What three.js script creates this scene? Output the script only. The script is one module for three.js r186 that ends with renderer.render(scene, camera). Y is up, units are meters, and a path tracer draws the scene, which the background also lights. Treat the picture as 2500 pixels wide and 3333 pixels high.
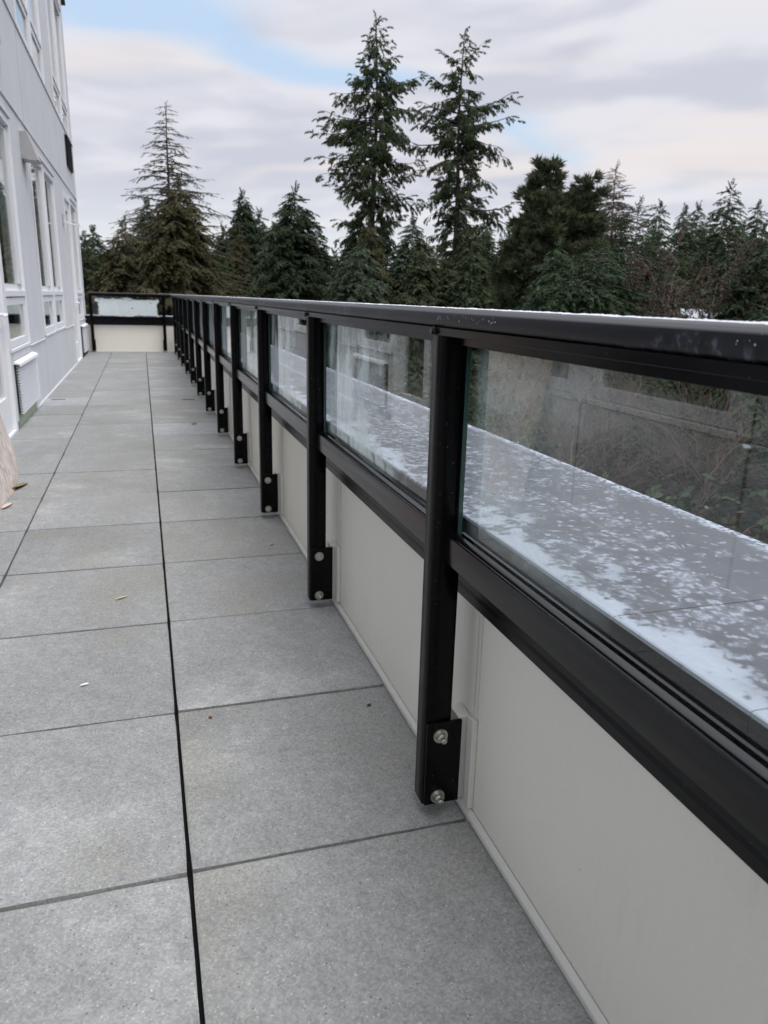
import * as THREE from 'three';
import { mergeGeometries, toCreasedNormals } from 'three/addons/utils/BufferGeometryUtils.js';
import { RoundedBoxGeometry } from 'three/addons/geometries/RoundedBoxGeometry.js';

// ───────────────────────── camera, sky, sun, exposure ─────────────────────────
const scene = new THREE.Scene();
const camera = new THREE.PerspectiveCamera(68.28, 3 / 4, 0.05, 1500);
camera.position.set(0, 1.093, 0);
camera.up.set(0.05827, 0.96201, -0.26672);
camera.lookAt(0.29047, 1.093 - 0.27196, -0.91743);
camera.focus = 1.7; camera.userData.fStop = 8;
const renderer = new THREE.WebGLRenderer({ antialias: true });
renderer.toneMapping = THREE.LinearToneMapping;
renderer.toneMappingExposure = 1.2;
renderer.shadowMap.enabled = true;

// ───────────────────────── random and noise ─────────────────────────
let seed = 7;
const srand = (s) => { seed = s >>> 0; };
const rnd = () => { seed = (seed + 0x6d2b79f5) >>> 0; let t = seed; t = Math.imul(t ^ (t >>> 15), t | 1); t ^= t + Math.imul(t ^ (t >>> 7), t | 61); return ((t ^ (t >>> 14)) >>> 0) / 4294967296; };
const rr = (a, b) => a + (b - a) * rnd();
const hash = (x, y, s) => { let h = Math.imul(x, 374761393) + Math.imul(y, 668265263) + Math.imul(s, 974711); h = Math.imul(h ^ (h >>> 13), 1274126177); return ((h ^ (h >>> 16)) >>> 0) / 4294967296; };
const mod = (a, n) => ((a % n) + n) % n;
function vn(x, y, px, py, s) {                       // value noise, period px by py cells
  const xi = Math.floor(x), yi = Math.floor(y), fx = x - xi, fy = y - yi, ux = fx * fx * (3 - 2 * fx), uy = fy * fy * (3 - 2 * fy);
  const x0 = mod(xi, px), x1 = mod(xi + 1, px), y0 = mod(yi, py), y1 = mod(yi + 1, py);
  const a = hash(x0, y0, s), b = hash(x1, y0, s), c = hash(x0, y1, s), d = hash(x1, y1, s);
  return a + (b - a) * ux + (c - a) * uy + (a - b - c + d) * ux * uy;
}
function fbm(u, v, fx, fy, oct, s) { let r = 0, a = 0.5, t = 0; for (let i = 0; i < oct; i++) { r += a * vn(u * fx, v * fy, fx, fy, s + i); t += a; a *= 0.5; fx *= 2; fy *= 2; } return r / t; }
const clamp = (x, a = 0, b = 1) => Math.min(b, Math.max(a, x));
const ss = (a, b, x) => { const t = clamp((x - a) / (b - a)); return t * t * (3 - 2 * t); };
const mix = (a, b, t) => a + (b - a) * t;

// sky: thin broken cloud on a flat deck, blue gaps in bands
{
  const W = 2048, H = 1024, data = new Float32Array(W * H * 4);
  const seg = (px, py, ax, ay, bx, by) => { const dx = bx - ax, dy = by - ay, t = clamp(((px - ax) * dx + (py - ay) * dy) / (dx * dx + dy * dy)); return Math.hypot(px - ax - dx * t, py - ay - dy * t); };
  for (let r = 0; r < H; r++) for (let c = 0; c < W; c++) {
    const up = ((r + 0.5) / H - 0.5) * Math.PI, az = ((c + 0.5) / W - 0.5) * 2 * Math.PI;
    const y = Math.sin(up), x = Math.cos(az) * Math.cos(up), z = Math.sin(az) * Math.cos(up), i = (r * W + c) * 4;
    const k = Math.max(y, 0) + 0.1, px = x / k + 40, pz = z / k + 40;
    const wx = fbm(px / 128, pz / 128, 128, 128, 4, 3) - 0.5, wz = fbm(px / 128, pz / 128, 128, 128, 4, 9) - 0.5;
    // streets of cloud, drawn out along one direction
    const sx = (px * 0.86 + pz * 0.5) + wx * 0.9, sz = (-px * 0.5 + pz * 0.86) + wz * 0.9;
    const streak = fbm(sx / 128, sz / 128, 150, 256, 6, 21), big = fbm(px / 128, pz / 128, 96, 96, 4, 31);
    const fine = fbm(sx / 128, sz / 128, 384, 640, 5, 41);
    const gx = px - 40 + wx * 0.75, gz = pz - 40 + wz * 0.55;
    let gap = Math.max(1 - seg(gx, gz, -0.35, -2.35, 0.33, -2.42) / 0.24, 1 - seg(gx, gz, 0.33, -2.42, 0.62, -2.68) / 0.2, 0.95 - seg(gx, gz, 0.62, -2.7, 1.0, -2.68) / 0.17, 0.72 - seg(gx, gz, 1.35, -2.8, 1.85, -3.35) / 0.2);
    gap = ss(0.0, 1.0, gap * 0.95 + (streak - 0.5) * 1.3 + (fine - 0.5) * 1.1);
    const wild = ss(0.63, 0.74, big + (streak - 0.5) * 0.3) * ss(0.0, 0.5, Math.hypot(gx - 1.0, gz + 3) - 2.2) * 0.8;
    gap = Math.max(gap, wild);
    const t = ss(0.36, 0.64, streak * 0.62 + fine * 0.38), warm = ss(0.5, 0.72, fbm(sx / 128, sz / 128, 64, 256, 4, 55)), low = 1 - ss(0.02, 0.16, y);
    let C = [mix(0.61, 0.79, t), mix(0.63, 0.79, t), mix(0.72, 0.85, t)];
    const wm = warm * 0.85 * (1 - 0.6 * low); C = [mix(C[0], 0.86, wm), mix(C[1], 0.80, wm), mix(C[2], 0.79, wm)];
    const lb = low * 0.75; C = [mix(C[0], 0.83, lb), mix(C[1], 0.87, lb), mix(C[2], 0.90, lb)];
    const B = [mix(0.47, 0.62, 1 - ss(0, 0.3, y)), mix(0.67, 0.8, 1 - ss(0, 0.3, y)), 0.92];
    const g = gap * 0.8 * ss(0.04, 0.16, y), f = 0.84 * (1 + 1.95 * ss(0.28, 0.85, y));       // an overcast sky is brighter overhead
    for (let j = 0; j < 3; j++) data[i + j] = mix(C[j], B[j], g) * (f > 1 ? 1 + (f - 1) * (0.97 + 0.03 * j) : f);
    data[i + 3] = 1;
  }
  const sky = new THREE.DataTexture(data, W, H, THREE.RGBAFormat, THREE.FloatType);
  sky.mapping = THREE.EquirectangularReflectionMapping; sky.magFilter = THREE.LinearFilter; sky.needsUpdate = true;
  scene.background = sky; scene.environment = sky;
}
const sun = new THREE.DirectionalLight(0xfff5ea, 1.3);
sun.position.set(4, 24, 12); sun.castShadow = true; sun.shadow.radius = 50;
sun.shadow.camera.left = -30; sun.shadow.camera.right = 30; sun.shadow.camera.top = 30; sun.shadow.camera.bottom = -30; sun.shadow.camera.far = 90;
scene.add(sun, sun.target);

// ───────────────────────── textures ─────────────────────────
function tex(w, h, fn, { srgb = true, rx = 1, ry = 1 } = {}) {
  const d = new Uint8Array(w * h * 4);
  for (let y = 0; y < h; y++) for (let x = 0; x < w; x++) { const p = fn((x + 0.5) / w, (y + 0.5) / h, x, y), i = (y * w + x) * 4; for (let j = 0; j < 3; j++) d[i + j] = clamp(Array.isArray(p) ? p[j] : p) * 255; d[i + 3] = 255; }
  const t = new THREE.DataTexture(d, w, h); t.wrapS = t.wrapT = THREE.RepeatWrapping; t.magFilter = THREE.LinearFilter; t.minFilter = THREE.LinearMipmapLinearFilter;
  if (srgb) t.colorSpace = THREE.SRGBColorSpace; t.repeat.set(rx, ry); t.needsUpdate = true; return t;
}
// scattered dots: nearest jittered cell point; gives [distance in cells, cell random]
function cell(u, v, n, m, s) {
  const x = u * n, y = v * m, xi = Math.floor(x), yi = Math.floor(y); let best = 9, id = 0;
  for (let j = -1; j < 2; j++) for (let i = -1; i < 2; i++) { const cx = mod(xi + i, n), cy = mod(yi + j, m), dx = xi + i + 0.15 + 0.7 * hash(cx, cy, s) - x, dy = yi + j + 0.15 + 0.7 * hash(cx, cy, s + 1) - y, d = dx * dx + dy * dy; if (d < best) { best = d; id = hash(cx, cy, s + 2); } }
  return [Math.sqrt(best), id];
}
const concrete = tex(2048, 2048, (u, v) => {           // 2 m by 2 m
  const big = fbm(u, v, 4, 4, 4, 11), patch = ss(0.5, 0.72, fbm(u, v, 6, 7, 6, 71)), pale = ss(0.56, 0.78, fbm(u, v, 7, 5, 6, 91)), mid = fbm(u, v, 60, 60, 3, 5), g = fbm(u, v, 512, 512, 2, 17);
  const sp = hash(Math.floor(u * 1024), Math.floor(v * 1024), 5), sp2 = hash(Math.floor(u * 700), Math.floor(v * 700), 15);
  const g2 = fbm(u, v, 200, 200, 2, 27); let b = 0.553 + (big - 0.5) * 0.07 + (mid - 0.5) * 0.06 + (g - 0.5) * 0.15 + (g2 - 0.5) * 0.05;
  if (sp > 0.982) b += 0.15 * (0.4 + g); if (sp2 > 0.996) b -= 0.18;
  b += pale * 0.045 * (0.5 + mid);
  const w = patch * clamp(0.25 + 2.0 * (mid - 0.35) + (g2 - 0.5)) * 0.06;
  return [b - w * 0.55 - 0.002, b - w * 0.66 + 0.004, b - w * 0.95 + 0.006];
});
const concreteBump = tex(1024, 1024, (u, v) => 0.5 + (fbm(u, v, 256, 256, 3, 17) - 0.5) * 0.8 + (fbm(u, v, 30, 30, 3, 8) - 0.5) * 0.4, { srgb: false });
// frost on the coping: 3 m along u, 0.5 m across v
const frostAt = (u, v) => {
  const crys = fbm(u, v, 384, 64, 3, 5), e = fbm(u, v, 40, 8, 5, 61), x = v * 0.5;
  const q = u + (fbm(u, v, 150, 26, 4, 77) - 0.5) * 0.011, q2 = v + (fbm(u, v, 150, 26, 4, 78) - 0.5) * 0.06, [d3, id3] = cell(q, q2, 60, 10, 23), sz = 0.75 + 0.5 * fbm(u, v, 30, 5, 2, 66);
  const [d, id] = cell(q, q2, 104, 18, 3), [d2, id2] = cell(q, q2, 200, 34, 13);
  const clump = ss(0.35, 0.6, fbm(u, v, 14, 5, 3, 33));
  const near = ss(0.42, 0.12, x), spots = Math.max((1 - ss(0.16, 0.46, d / sz)) * (id < 0.10 + 0.42 * clump + 0.22 * near ? 1 : 0), (1 - ss(0.1, 0.46, d2 / sz)) * (id2 < 0.12 + 0.3 * clump ? 1 : 0), (1 - ss(0.14, 0.48, d3 / sz)) * (id3 < 0.05 + 0.34 * clump ? 1 : 0)) * (0.35 + 0.65 * ss(0.38, 0.62, crys));
  const band = ss(0.135, 0.0, x - (e - 0.5) * 0.16), lace = fbm(u, v, 170, 28, 4, 91), rag = ss(0.42, 0.62, crys * 0.25 + lace * 0.55 + band * 0.34 + (e - 0.5) * 0.5 - 0.06) * ss(0.02, 0.35, band);
  const back = ss(0.44, 0.482, x + (e - 0.5) * 0.05) * ss(0.4, 0.6, crys + 0.06);
  return clamp(Math.max(spots * 0.58, rag * (0.4 + 0.32 * band), back * 0.8) + 0.09 * crys * ss(0.35, 0.6, fbm(u, v, 20, 4, 4, 52)));
};
const frostMap = tex(2048, 512, (u, v) => { const f = frostAt(u, v), n = fbm(u, v, 60, 10, 3, 4) - 0.5; return [mix(0.25 + n * 0.05, 0.76, f), mix(0.265 + n * 0.05, 0.80, f), mix(0.295 + n * 0.05, 0.86, f)]; });
const frostRough = tex(2048, 512, (u, v) => mix(0.36 + 0.16 * (fbm(u, v, 30, 6, 4, 71) - 0.5), 0.95, frostAt(u, v)), { srgb: false });
const frostBump = tex(2048, 512, (u, v) => frostAt(u, v) * (0.6 + 0.4 * fbm(u, v, 768, 128, 2, 3)), { srgb: false });
// rail cap: 2 m along u, once round the profile over v; frost crusts in patches on the shoulders
const capMap = tex(2048, 256, (u, v) => {
  const pt = ss(0.5, 0.62, fbm(u, v, 9, 3, 5, 8)) * ss(0.33, 0.55, fbm(u, v, 160, 8, 3, 19)), fl = fbm(u, v, 300, 20, 3, 23), hi = ss(0.25, 0.4, v) * (1 - ss(0.62, 0.75, v)), k = clamp(pt * (0.2 + 0.7 * ss(0.5, 0.7, fl)) * 0.6);
  return [mix(0.13, 0.68, k), mix(0.132, 0.70, k), mix(0.145, 0.74, k)];
});
const scuffMap = tex(1024, 1024, (u, v) => {          // 1 m: black powder coat with dust flecks
  const n = fbm(u, v, 24, 24, 4, 2), fl = hash(Math.floor(u * 420), Math.floor(v * 420), 8) > 0.9985 ? 0.3 : 0, sc = ss(0.67, 0.75, fbm(u, v, 12, 90, 4, 44)) * 0.035;
  const b = 0.07 + (n - 0.5) * 0.02 + sc + fl; return [b, b * 1.0, b * 1.02];
});
const beigeMap = tex(1024, 1024, (u, v) => {          // 1.5 m
  const n = fbm(u, v, 6, 6, 4, 3) - 0.5, g = fbm(u, v, 200, 200, 2, 6) - 0.5; let b = 0.80 + n * 0.02 + g * 0.012;
  const [d, id] = cell(u, v, 26, 26, 70); if (id < 0.08 && d < 0.022 * (0.4 + id * 9)) b *= 0.5; b -= 0.012 * ss(0.55, 0.75, fbm(u, v, 70, 14, 4, 88)) * ss(0.5, 0.7, fbm(u, v, 5, 5, 3, 98));
  return [b, b * 0.997, b * 0.972];
});
const sidingMap = tex(1024, 1024, (u, v) => { const n = fbm(u, v, 5, 5, 5, 3) - 0.5, st = fbm(u, v, 40, 3, 4, 8) - 0.5, g = fbm(u, v, 256, 256, 2, 6) - 0.5, b = 0.80 + n * 0.035 + st * 0.022 + g * 0.018; return [b * 0.985, b * 0.993, b * 1.01]; });
const barkMap = tex(1024, 1024, (u, v) => {
  const w = (fbm(u, v, 8, 8, 4, 2) - 0.5) * 0.08, f = fbm(u + w, v, 90, 14, 5, 4), f2 = fbm(u + w * 2, v, 190, 34, 4, 14), crack = 1 - ss(0.32, 0.42, f), p = ss(0.4, 0.7, fbm(u, v, 5, 4, 4, 8));
  const b = 0.79 + (f2 - 0.5) * 0.34 - crack * 0.10; return [b * mix(1.03, 1.06, p), b * mix(0.99, 0.94, p), b * mix(0.96, 0.86, p)];
});
const barkBump = tex(1024, 1024, (u, v) => { const w = (fbm(u, v, 8, 8, 4, 2) - 0.5) * 0.08; return fbm(u + w, v, 90, 14, 5, 4) * 0.6 + fbm(u + w * 2, v, 190, 34, 4, 14) * 0.4; }, { srgb: false });
// frost film on glass: runs and feathers, three panes' worth. u along the pane, v upwards
const frostFilm = (s, lo, hi, side) => tex(512, 512, (u, v) => {
  const run = fbm(u + (fbm(u, v, 6, 6, 3, s + 5) - 0.5) * 0.05, v, 22, 2, 5, s), cl = fbm(u, v, 3, 3, 5, s + 9), feath = fbm(u, v, 128, 40, 3, s + 20);
  const edge = ss(0.0, 0.1 + 0.1 * fbm(u, v, 8, 12, 3, s + 31), 1 - Math.abs(u * 2 - 1)) * ss(0, 0.05, v) ;
  let a = ss(lo, hi, cl * 0.62 + run * 0.38 + side * (0.5 - u) + 0.16 * (0.5 - v)) * (0.5 + 0.5 * ss(0.3, 0.6, run)) * (0.72 + 0.28 * feath) * edge;
  const [d, id] = cell(u, v, 9, 9, s + 50); if (id < 0.3 && d < 0.035 + 0.05 * (feath - 0.4)) a = Math.max(a, 0.75);
  return a;
}, { srgb: false });

// ───────────────────────── materials ─────────────────────────
const std = (o) => new THREE.MeshStandardMaterial(o), phy = (o) => new THREE.MeshPhysicalMaterial(o), lin = (r, g, b) => new THREE.Color().setRGB(r, g, b);
const M = {
  pavers: [[0.985, 1, 0.98], [0.93, 0.945, 0.925], [1.01, 1.025, 1.01], [0.965, 0.97, 0.945]].map((c) => std({ map: concrete, color: lin(...c), roughness: 0.92, bumpMap: concreteBump, bumpScale: 0.0012 })),
  paleSlab: std({ map: concrete, color: lin(1.17, 1.18, 1.2), roughness: 0.92, bumpMap: concreteBump, bumpScale: 0.0012 }),
  deck: std({ color: lin(0.012, 0.012, 0.012), roughness: 0.95 }),
  black: phy({ map: scuffMap, color: lin(0.42, 0.43, 0.48), roughness: 0.2, specularIntensity: 0.26 }),
  gloss: phy({ map: scuffMap, color: lin(0.5, 0.51, 0.56), roughness: 0.17, specularIntensity: 0.75 }),
  cap: phy({ map: capMap, color: lin(0.55, 0.56, 0.62), roughness: 0.36, specularIntensity: 0.45 }),
  gasket: std({ color: lin(0.018, 0.018, 0.02), roughness: 0.35 }),
  fascia: phy({ map: scuffMap, color: lin(1.2, 1.25, 1.35), roughness: 0.3, specularIntensity: 0.4 }),
  coping: phy({ map: frostMap, roughnessMap: frostRough, roughness: 1, bumpMap: frostBump, bumpScale: 0.0012 }),
  crust: std({ color: lin(0.62, 0.65, 0.70), roughness: 0.9 }),
  steel: std({ color: lin(0.56, 0.54, 0.50), roughness: 0.32, metalness: 1 }),
  beige: std({ map: beigeMap, color: lin(1.36, 1.345, 1.29), roughness: 0.55 }),
  beigeTrim: std({ map: beigeMap, color: lin(1.15, 1.15, 1.13), roughness: 0.5 }),
  siding: std({ map: sidingMap, color: lin(1.1, 1.1, 1.1), roughness: 0.7 }),
  sidingB: std({ map: sidingMap, color: lin(1.07, 1.07, 1.07), roughness: 0.7 }),
  white: std({ color: lin(0.82, 0.83, 0.86), roughness: 0.45 }),
  whiteTrim: std({ color: lin(0.76, 0.77, 0.79), roughness: 0.5 }),
  core: std({ color: lin(0.10, 0.10, 0.105), roughness: 0.9 }),
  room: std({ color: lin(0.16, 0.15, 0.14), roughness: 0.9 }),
  green: std({ color: lin(0.42, 0.47, 0.36), roughness: 0.8 }),
  darkLouver: std({ color: lin(0.05, 0.052, 0.056), roughness: 0.6 }),
  hood: std({ color: lin(0.40, 0.40, 0.41), roughness: 0.5 }),
  roof: std({ color: lin(0.05, 0.05, 0.06), roughness: 0.6 }),
  glass: phy({ color: lin(0.93, 0.965, 0.95), roughness: 0.0, transmission: 1, thickness: 0, ior: 1.62 }),
  glassEdge: phy({ color: lin(0.030, 0.062, 0.056), roughness: 0.12 }),
  joint: std({ color: lin(0.16, 0.16, 0.165), roughness: 0.9 }),  // dark grey that paints the shade in the panel joints
  louverBack: std({ color: lin(0.03, 0.03, 0.03), roughness: 0.9 }),
  bark: std({ map: barkMap, color: lin(0.98, 0.96, 0.94), roughness: 0.95, bumpMap: barkBump, bumpScale: 0.006 }),
  trunk: std({ color: lin(0.055, 0.048, 0.042), roughness: 0.95 }),
  greyTrunk: std({ color: lin(0.11, 0.10, 0.085), roughness: 0.95 }),
  twigs: std({ color: lin(0.10, 0.075, 0.06), roughness: 0.95 }),
  ground: std({ color: lin(0.035, 0.042, 0.022), roughness: 1 }),
};
const film = [tex(512, 512, (u, v) => { const c = fbm(u, v, 3, 3, 5, 117), f = fbm(u, v, 90, 40, 4, 127), h = ss(0.30, 0.75, c * 0.7 + 0.55 * (0.62 - u)) * ss(0.0, 0.06, u) * ss(0.02, 0.3, v + 0.25 * c);
  const [d, id] = cell(u, v, 9, 9, 150), k = id < 0.2 && d < 0.03 + 0.06 * (f - 0.42) ? 0.7 : 0; return Math.max(h * (0.22 + 0.26 * f), k); }, { srgb: false }), frostFilm(200, 0.40, 0.74, 0.62), frostFilm(300, 0.19, 0.42, 0.10), tex(512, 256, (u, v) => { const e = Math.min(u * 2.2, (1 - u) * 2.6, v * 1.1 + 0.05, (1 - v) * 0.62) , r = fbm(u, v, 9, 5, 6, 501), c = fbm(u, v, 60, 24, 3, 511); return ss(0.02, 0.09, e - (r - 0.36) * 0.22) * (0.86 + 0.14 * c) * (1 - 0.5 * ss(0.64, 0.74, fbm(u, v, 14, 7, 5, 531))); }, { srgb: false })]
  .map((t, k) => phy({ color: k > 2 ? lin(0.86, 0.90, 0.93) : lin(0.76, 0.86, 0.87), roughness: 1, transmission: k > 2 ? 0.25 : 0.45, thickness: 0, alphaMap: t, transparent: true, side: THREE.DoubleSide }));

// ───────────────────────── builders ─────────────────────────
const used = {};
const numbered = (n) => { const k = (used[n] = (used[n] ?? -1) + 1); return k ? n + '_' + String(k).padStart(3, '0') : n; };
function thing(name, label, category, group, kind) { const o = new THREE.Group(); o.name = numbered(name); if (label) o.userData.label = label; if (category) o.userData.category = category; if (group) o.userData.group = group; if (kind) o.userData.kind = kind; scene.add(o); return o; }
function part(name, geo, mat, parent, label) { const m = new THREE.Mesh(geo, mat); m.name = numbered(name); m.castShadow = m.receiveShadow = true; if (label) m.userData.label = label; parent.add(m); return m; }
function uvBox(g, sc = 1, du = 0, dv = 0) {            // uv in metres / sc, by the way each face points
  if (g.index) g = g.toNonIndexed();
  const p = g.attributes.position, n = g.attributes.normal, uv = new Float32Array(p.count * 2);
  for (let i = 0; i < p.count; i++) { const ax = Math.abs(n.getX(i)), ay = Math.abs(n.getY(i)), az = Math.abs(n.getZ(i)); let u, v; if (ay >= ax && ay >= az) { u = p.getZ(i); v = p.getX(i); } else if (ax >= az) { u = p.getZ(i); v = p.getY(i); } else { u = p.getX(i); v = p.getY(i); } uv[i * 2] = u / sc + du; uv[i * 2 + 1] = v / sc + dv; }
  g.setAttribute('uv', new THREE.BufferAttribute(uv, 2)); return g;
}
function box(x0, x1, y0, y1, z0, z1, bev = 0, sc = 1, du = 0, dv = 0) {
  const w = Math.abs(x1 - x0), h = Math.abs(y1 - y0), d = Math.abs(z1 - z0);
  const g = bev ? new RoundedBoxGeometry(w, h, d, 1, Math.min(bev, w / 2.2, h / 2.2, d / 2.2)) : new THREE.BoxGeometry(w, h, d);
  g.translate((x0 + x1) / 2, (y0 + y1) / 2, (z0 + z1) / 2); return uvBox(g, sc, du, dv);
}
const clean = (g) => { g = g.index ? g.toNonIndexed() : g; for (const k of Object.keys(g.attributes)) if (!['position', 'normal', 'uv'].includes(k)) g.deleteAttribute(k); return g; };
const join = (...gs) => mergeGeometries(gs.flat().map(clean));
// a profile of [x, y] points swept from z0 to z1, points along it with uv.x = z/ul and uv.y = share of the profile
function sweep(pts, z0, z1, ul = 1, closed = true, crease = 0.5) {
  const P = closed ? [...pts, pts[0]] : pts, len = [0]; for (let i = 1; i < P.length; i++) len.push(len[i - 1] + Math.hypot(P[i][0] - P[i - 1][0], P[i][1] - P[i - 1][1]));
  const pos = [], uv = [], L = len[len.length - 1];
  const add = (...q) => { for (const [x, y, z, u, v] of q) { pos.push(x, y, z); uv.push(u, v); } };
  for (let i = 1; i < P.length; i++) { const a = P[i - 1], b = P[i], va = len[i - 1] / L, vb = len[i] / L, A = [a[0], a[1], z0, z0 / ul, va], B = [b[0], b[1], z0, z0 / ul, vb], C = [b[0], b[1], z1, z1 / ul, vb], D = [a[0], a[1], z1, z1 / ul, va]; add(A, B, C, A, C, D); }
  if (closed) { const tri = THREE.ShapeUtils.triangulateShape(pts.map((p) => new THREE.Vector2(...p)), []); for (const [z, flip] of [[z0, 0], [z1, 1]]) for (const t of tri) { const q = t.map((k) => [pts[k][0], pts[k][1], z, z / ul, 0]); add(...(flip ? q : q.reverse())); } }
  const g = new THREE.BufferGeometry(); g.setAttribute('position', new THREE.Float32BufferAttribute(pos, 3)); g.setAttribute('uv', new THREE.Float32BufferAttribute(uv, 2)); g.computeVertexNormals();
  return toCreasedNormals(g, crease);
}
function tube(a, b, ra, rb, n = 6) {
  const A = new THREE.Vector3(...a), B = new THREE.Vector3(...b), d = B.clone().sub(A), g = new THREE.CylinderGeometry(rb, ra, d.length(), n, 1);
  g.applyQuaternion(new THREE.Quaternion().setFromUnitVectors(new THREE.Vector3(0, 1, 0), d.normalize())); return g.translate((a[0] + b[0]) / 2, (a[1] + b[1]) / 2, (a[2] + b[2]) / 2);
}

// ───────────────────────── ground and terrace ─────────────────────────
const GY = -4.6;
{
  const g = new THREE.PlaneGeometry(1600, 1600, 1, 1).rotateX(-Math.PI / 2).translate(0, GY, 0);
  const m = part('ground', g, M.ground, scene); m.userData.kind = 'structure';
}
const terrace = thing('terrace_floor', null, null, null, 'structure');
part('roof_deck', box(-1.3, 0.66, -0.4, -0.062, -15.5, 6.4), M.deck, terrace);
{
  srand(5);
  const PX = 0.606, PZ = 0.616, ZJ = -1.2868;
  function paver(w, d, v) {                            // rough moulded edges, small chamfer
    const N = 9, ring = [];
    srand(900 + v);
    const side = (ax, az, bx, bz, nx, nz) => { for (let i = 0; i < N; i++) { const t = i / N, j = nx ? rr(-0.0004, 0.0001) : rr(-0.0014, 0.0006); ring.push([ax + (bx - ax) * t + nx * (i ? j : 0), az + (bz - az) * t + nz * (i ? j : 0), nx, nz, i === 0]); } };
    const a = w / 2, b = d / 2; side(-a, -b, a, -b, 0, -1); side(a, -b, a, b, 1, 0); side(a, b, -a, b, 0, 1); side(-a, b, -a, -b, -1, 0);
    const pos = [], n = ring.length, loop = ring.map(([x, z, nx, nz, corner], i) => { const c = rr(0.0035, 0.0065), sx = Math.sign(x), sz = Math.sign(z); const inX = Math.abs(Math.abs(x) - a) < 0.003 ? -sx * c : 0, inZ = Math.abs(Math.abs(z) - b) < 0.003 ? -sz * c : 0; return { top: [x + inX, 0, z + inZ], out: [x + (corner ? inX * 0.3 : 0), -rr(0.0014, 0.0028), z + (corner ? inZ * 0.3 : 0)] }; });
    const tri = (p, q, r) => pos.push(...p, ...q, ...r);
    for (let i = 0; i < n; i++) { const A = loop[i], B = loop[(i + 1) % n], Al = [A.out[0], -0.05, A.out[2]], Bl = [B.out[0], -0.05, B.out[2]]; tri([0, 0, 0], B.top, A.top); tri(A.top, B.top, B.out); tri(A.top, B.out, A.out); tri(A.out, B.out, Bl); tri(A.out, Bl, Al); }
    const g = new THREE.BufferGeometry(); g.setAttribute('position', new THREE.Float32BufferAttribute(pos, 3)); g.computeVertexNormals(); return g;
  }
  const cols = [[-1.011, -0.5845], [-0.5775, 0.0215], [0.0295, 0.6155]], shapes = {};
  srand(31);
  for (let r = -11; r < 23; r++) for (let c = 0; c < 3; c++) {
    const zn = ZJ - PZ * r, zf = zn - PZ, [x0, x1] = cols[c], w = x1 - x0, v = Math.floor(rnd() * 4), key = c + '_' + v + '_' + Math.floor(rnd() * 3);
    if (!shapes[key]) { const s = seed; const g0 = paver(w, PZ - 0.0088, c * 10 + v); srand(s + key.length * 77); const g = uvBox(g0, 2, rnd(), rnd()); srand(s); shapes[key] = g; }
    const pale = (c === 0 && r === 11) || (c === 2 && r === 8);
    const m = part('paver', shapes[key], pale ? M.paleSlab : M.pavers[Math.floor(rnd() * 4)], terrace);
        m.position.set((x0 + x1) / 2, rr(-0.0018, 0.0010), (zn + zf) / 2 + (c === 2 ? 0 : 0.004)); m.rotation.set(rr(-0.0022, 0.0022), rr(-0.0003, 0.0003), rr(-0.0015, 0.0015));
    if ((c === 0 && r === 11) || (c === 2 && r === 11)) {   // flat black plate near the edge, painted shade of a lifting slot
      const zz = -8.53 + (c === 2 ? 0.15 : 0), xc = c === 0 ? -0.885 : 0.42;
      const s = part('slot_shade_plate', box(-0.068, 0.068, 0.0004, 0.0022, -0.02, 0.02, 0.0008), M.deck, m); s.position.set(xc - m.position.x, 0, zz - m.position.z);
    }
  }
  part('slab_spacer', box(0.0225, 0.0285, -0.062, -0.045, -15.4, 6), M.deck, terrace);
}

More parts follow.
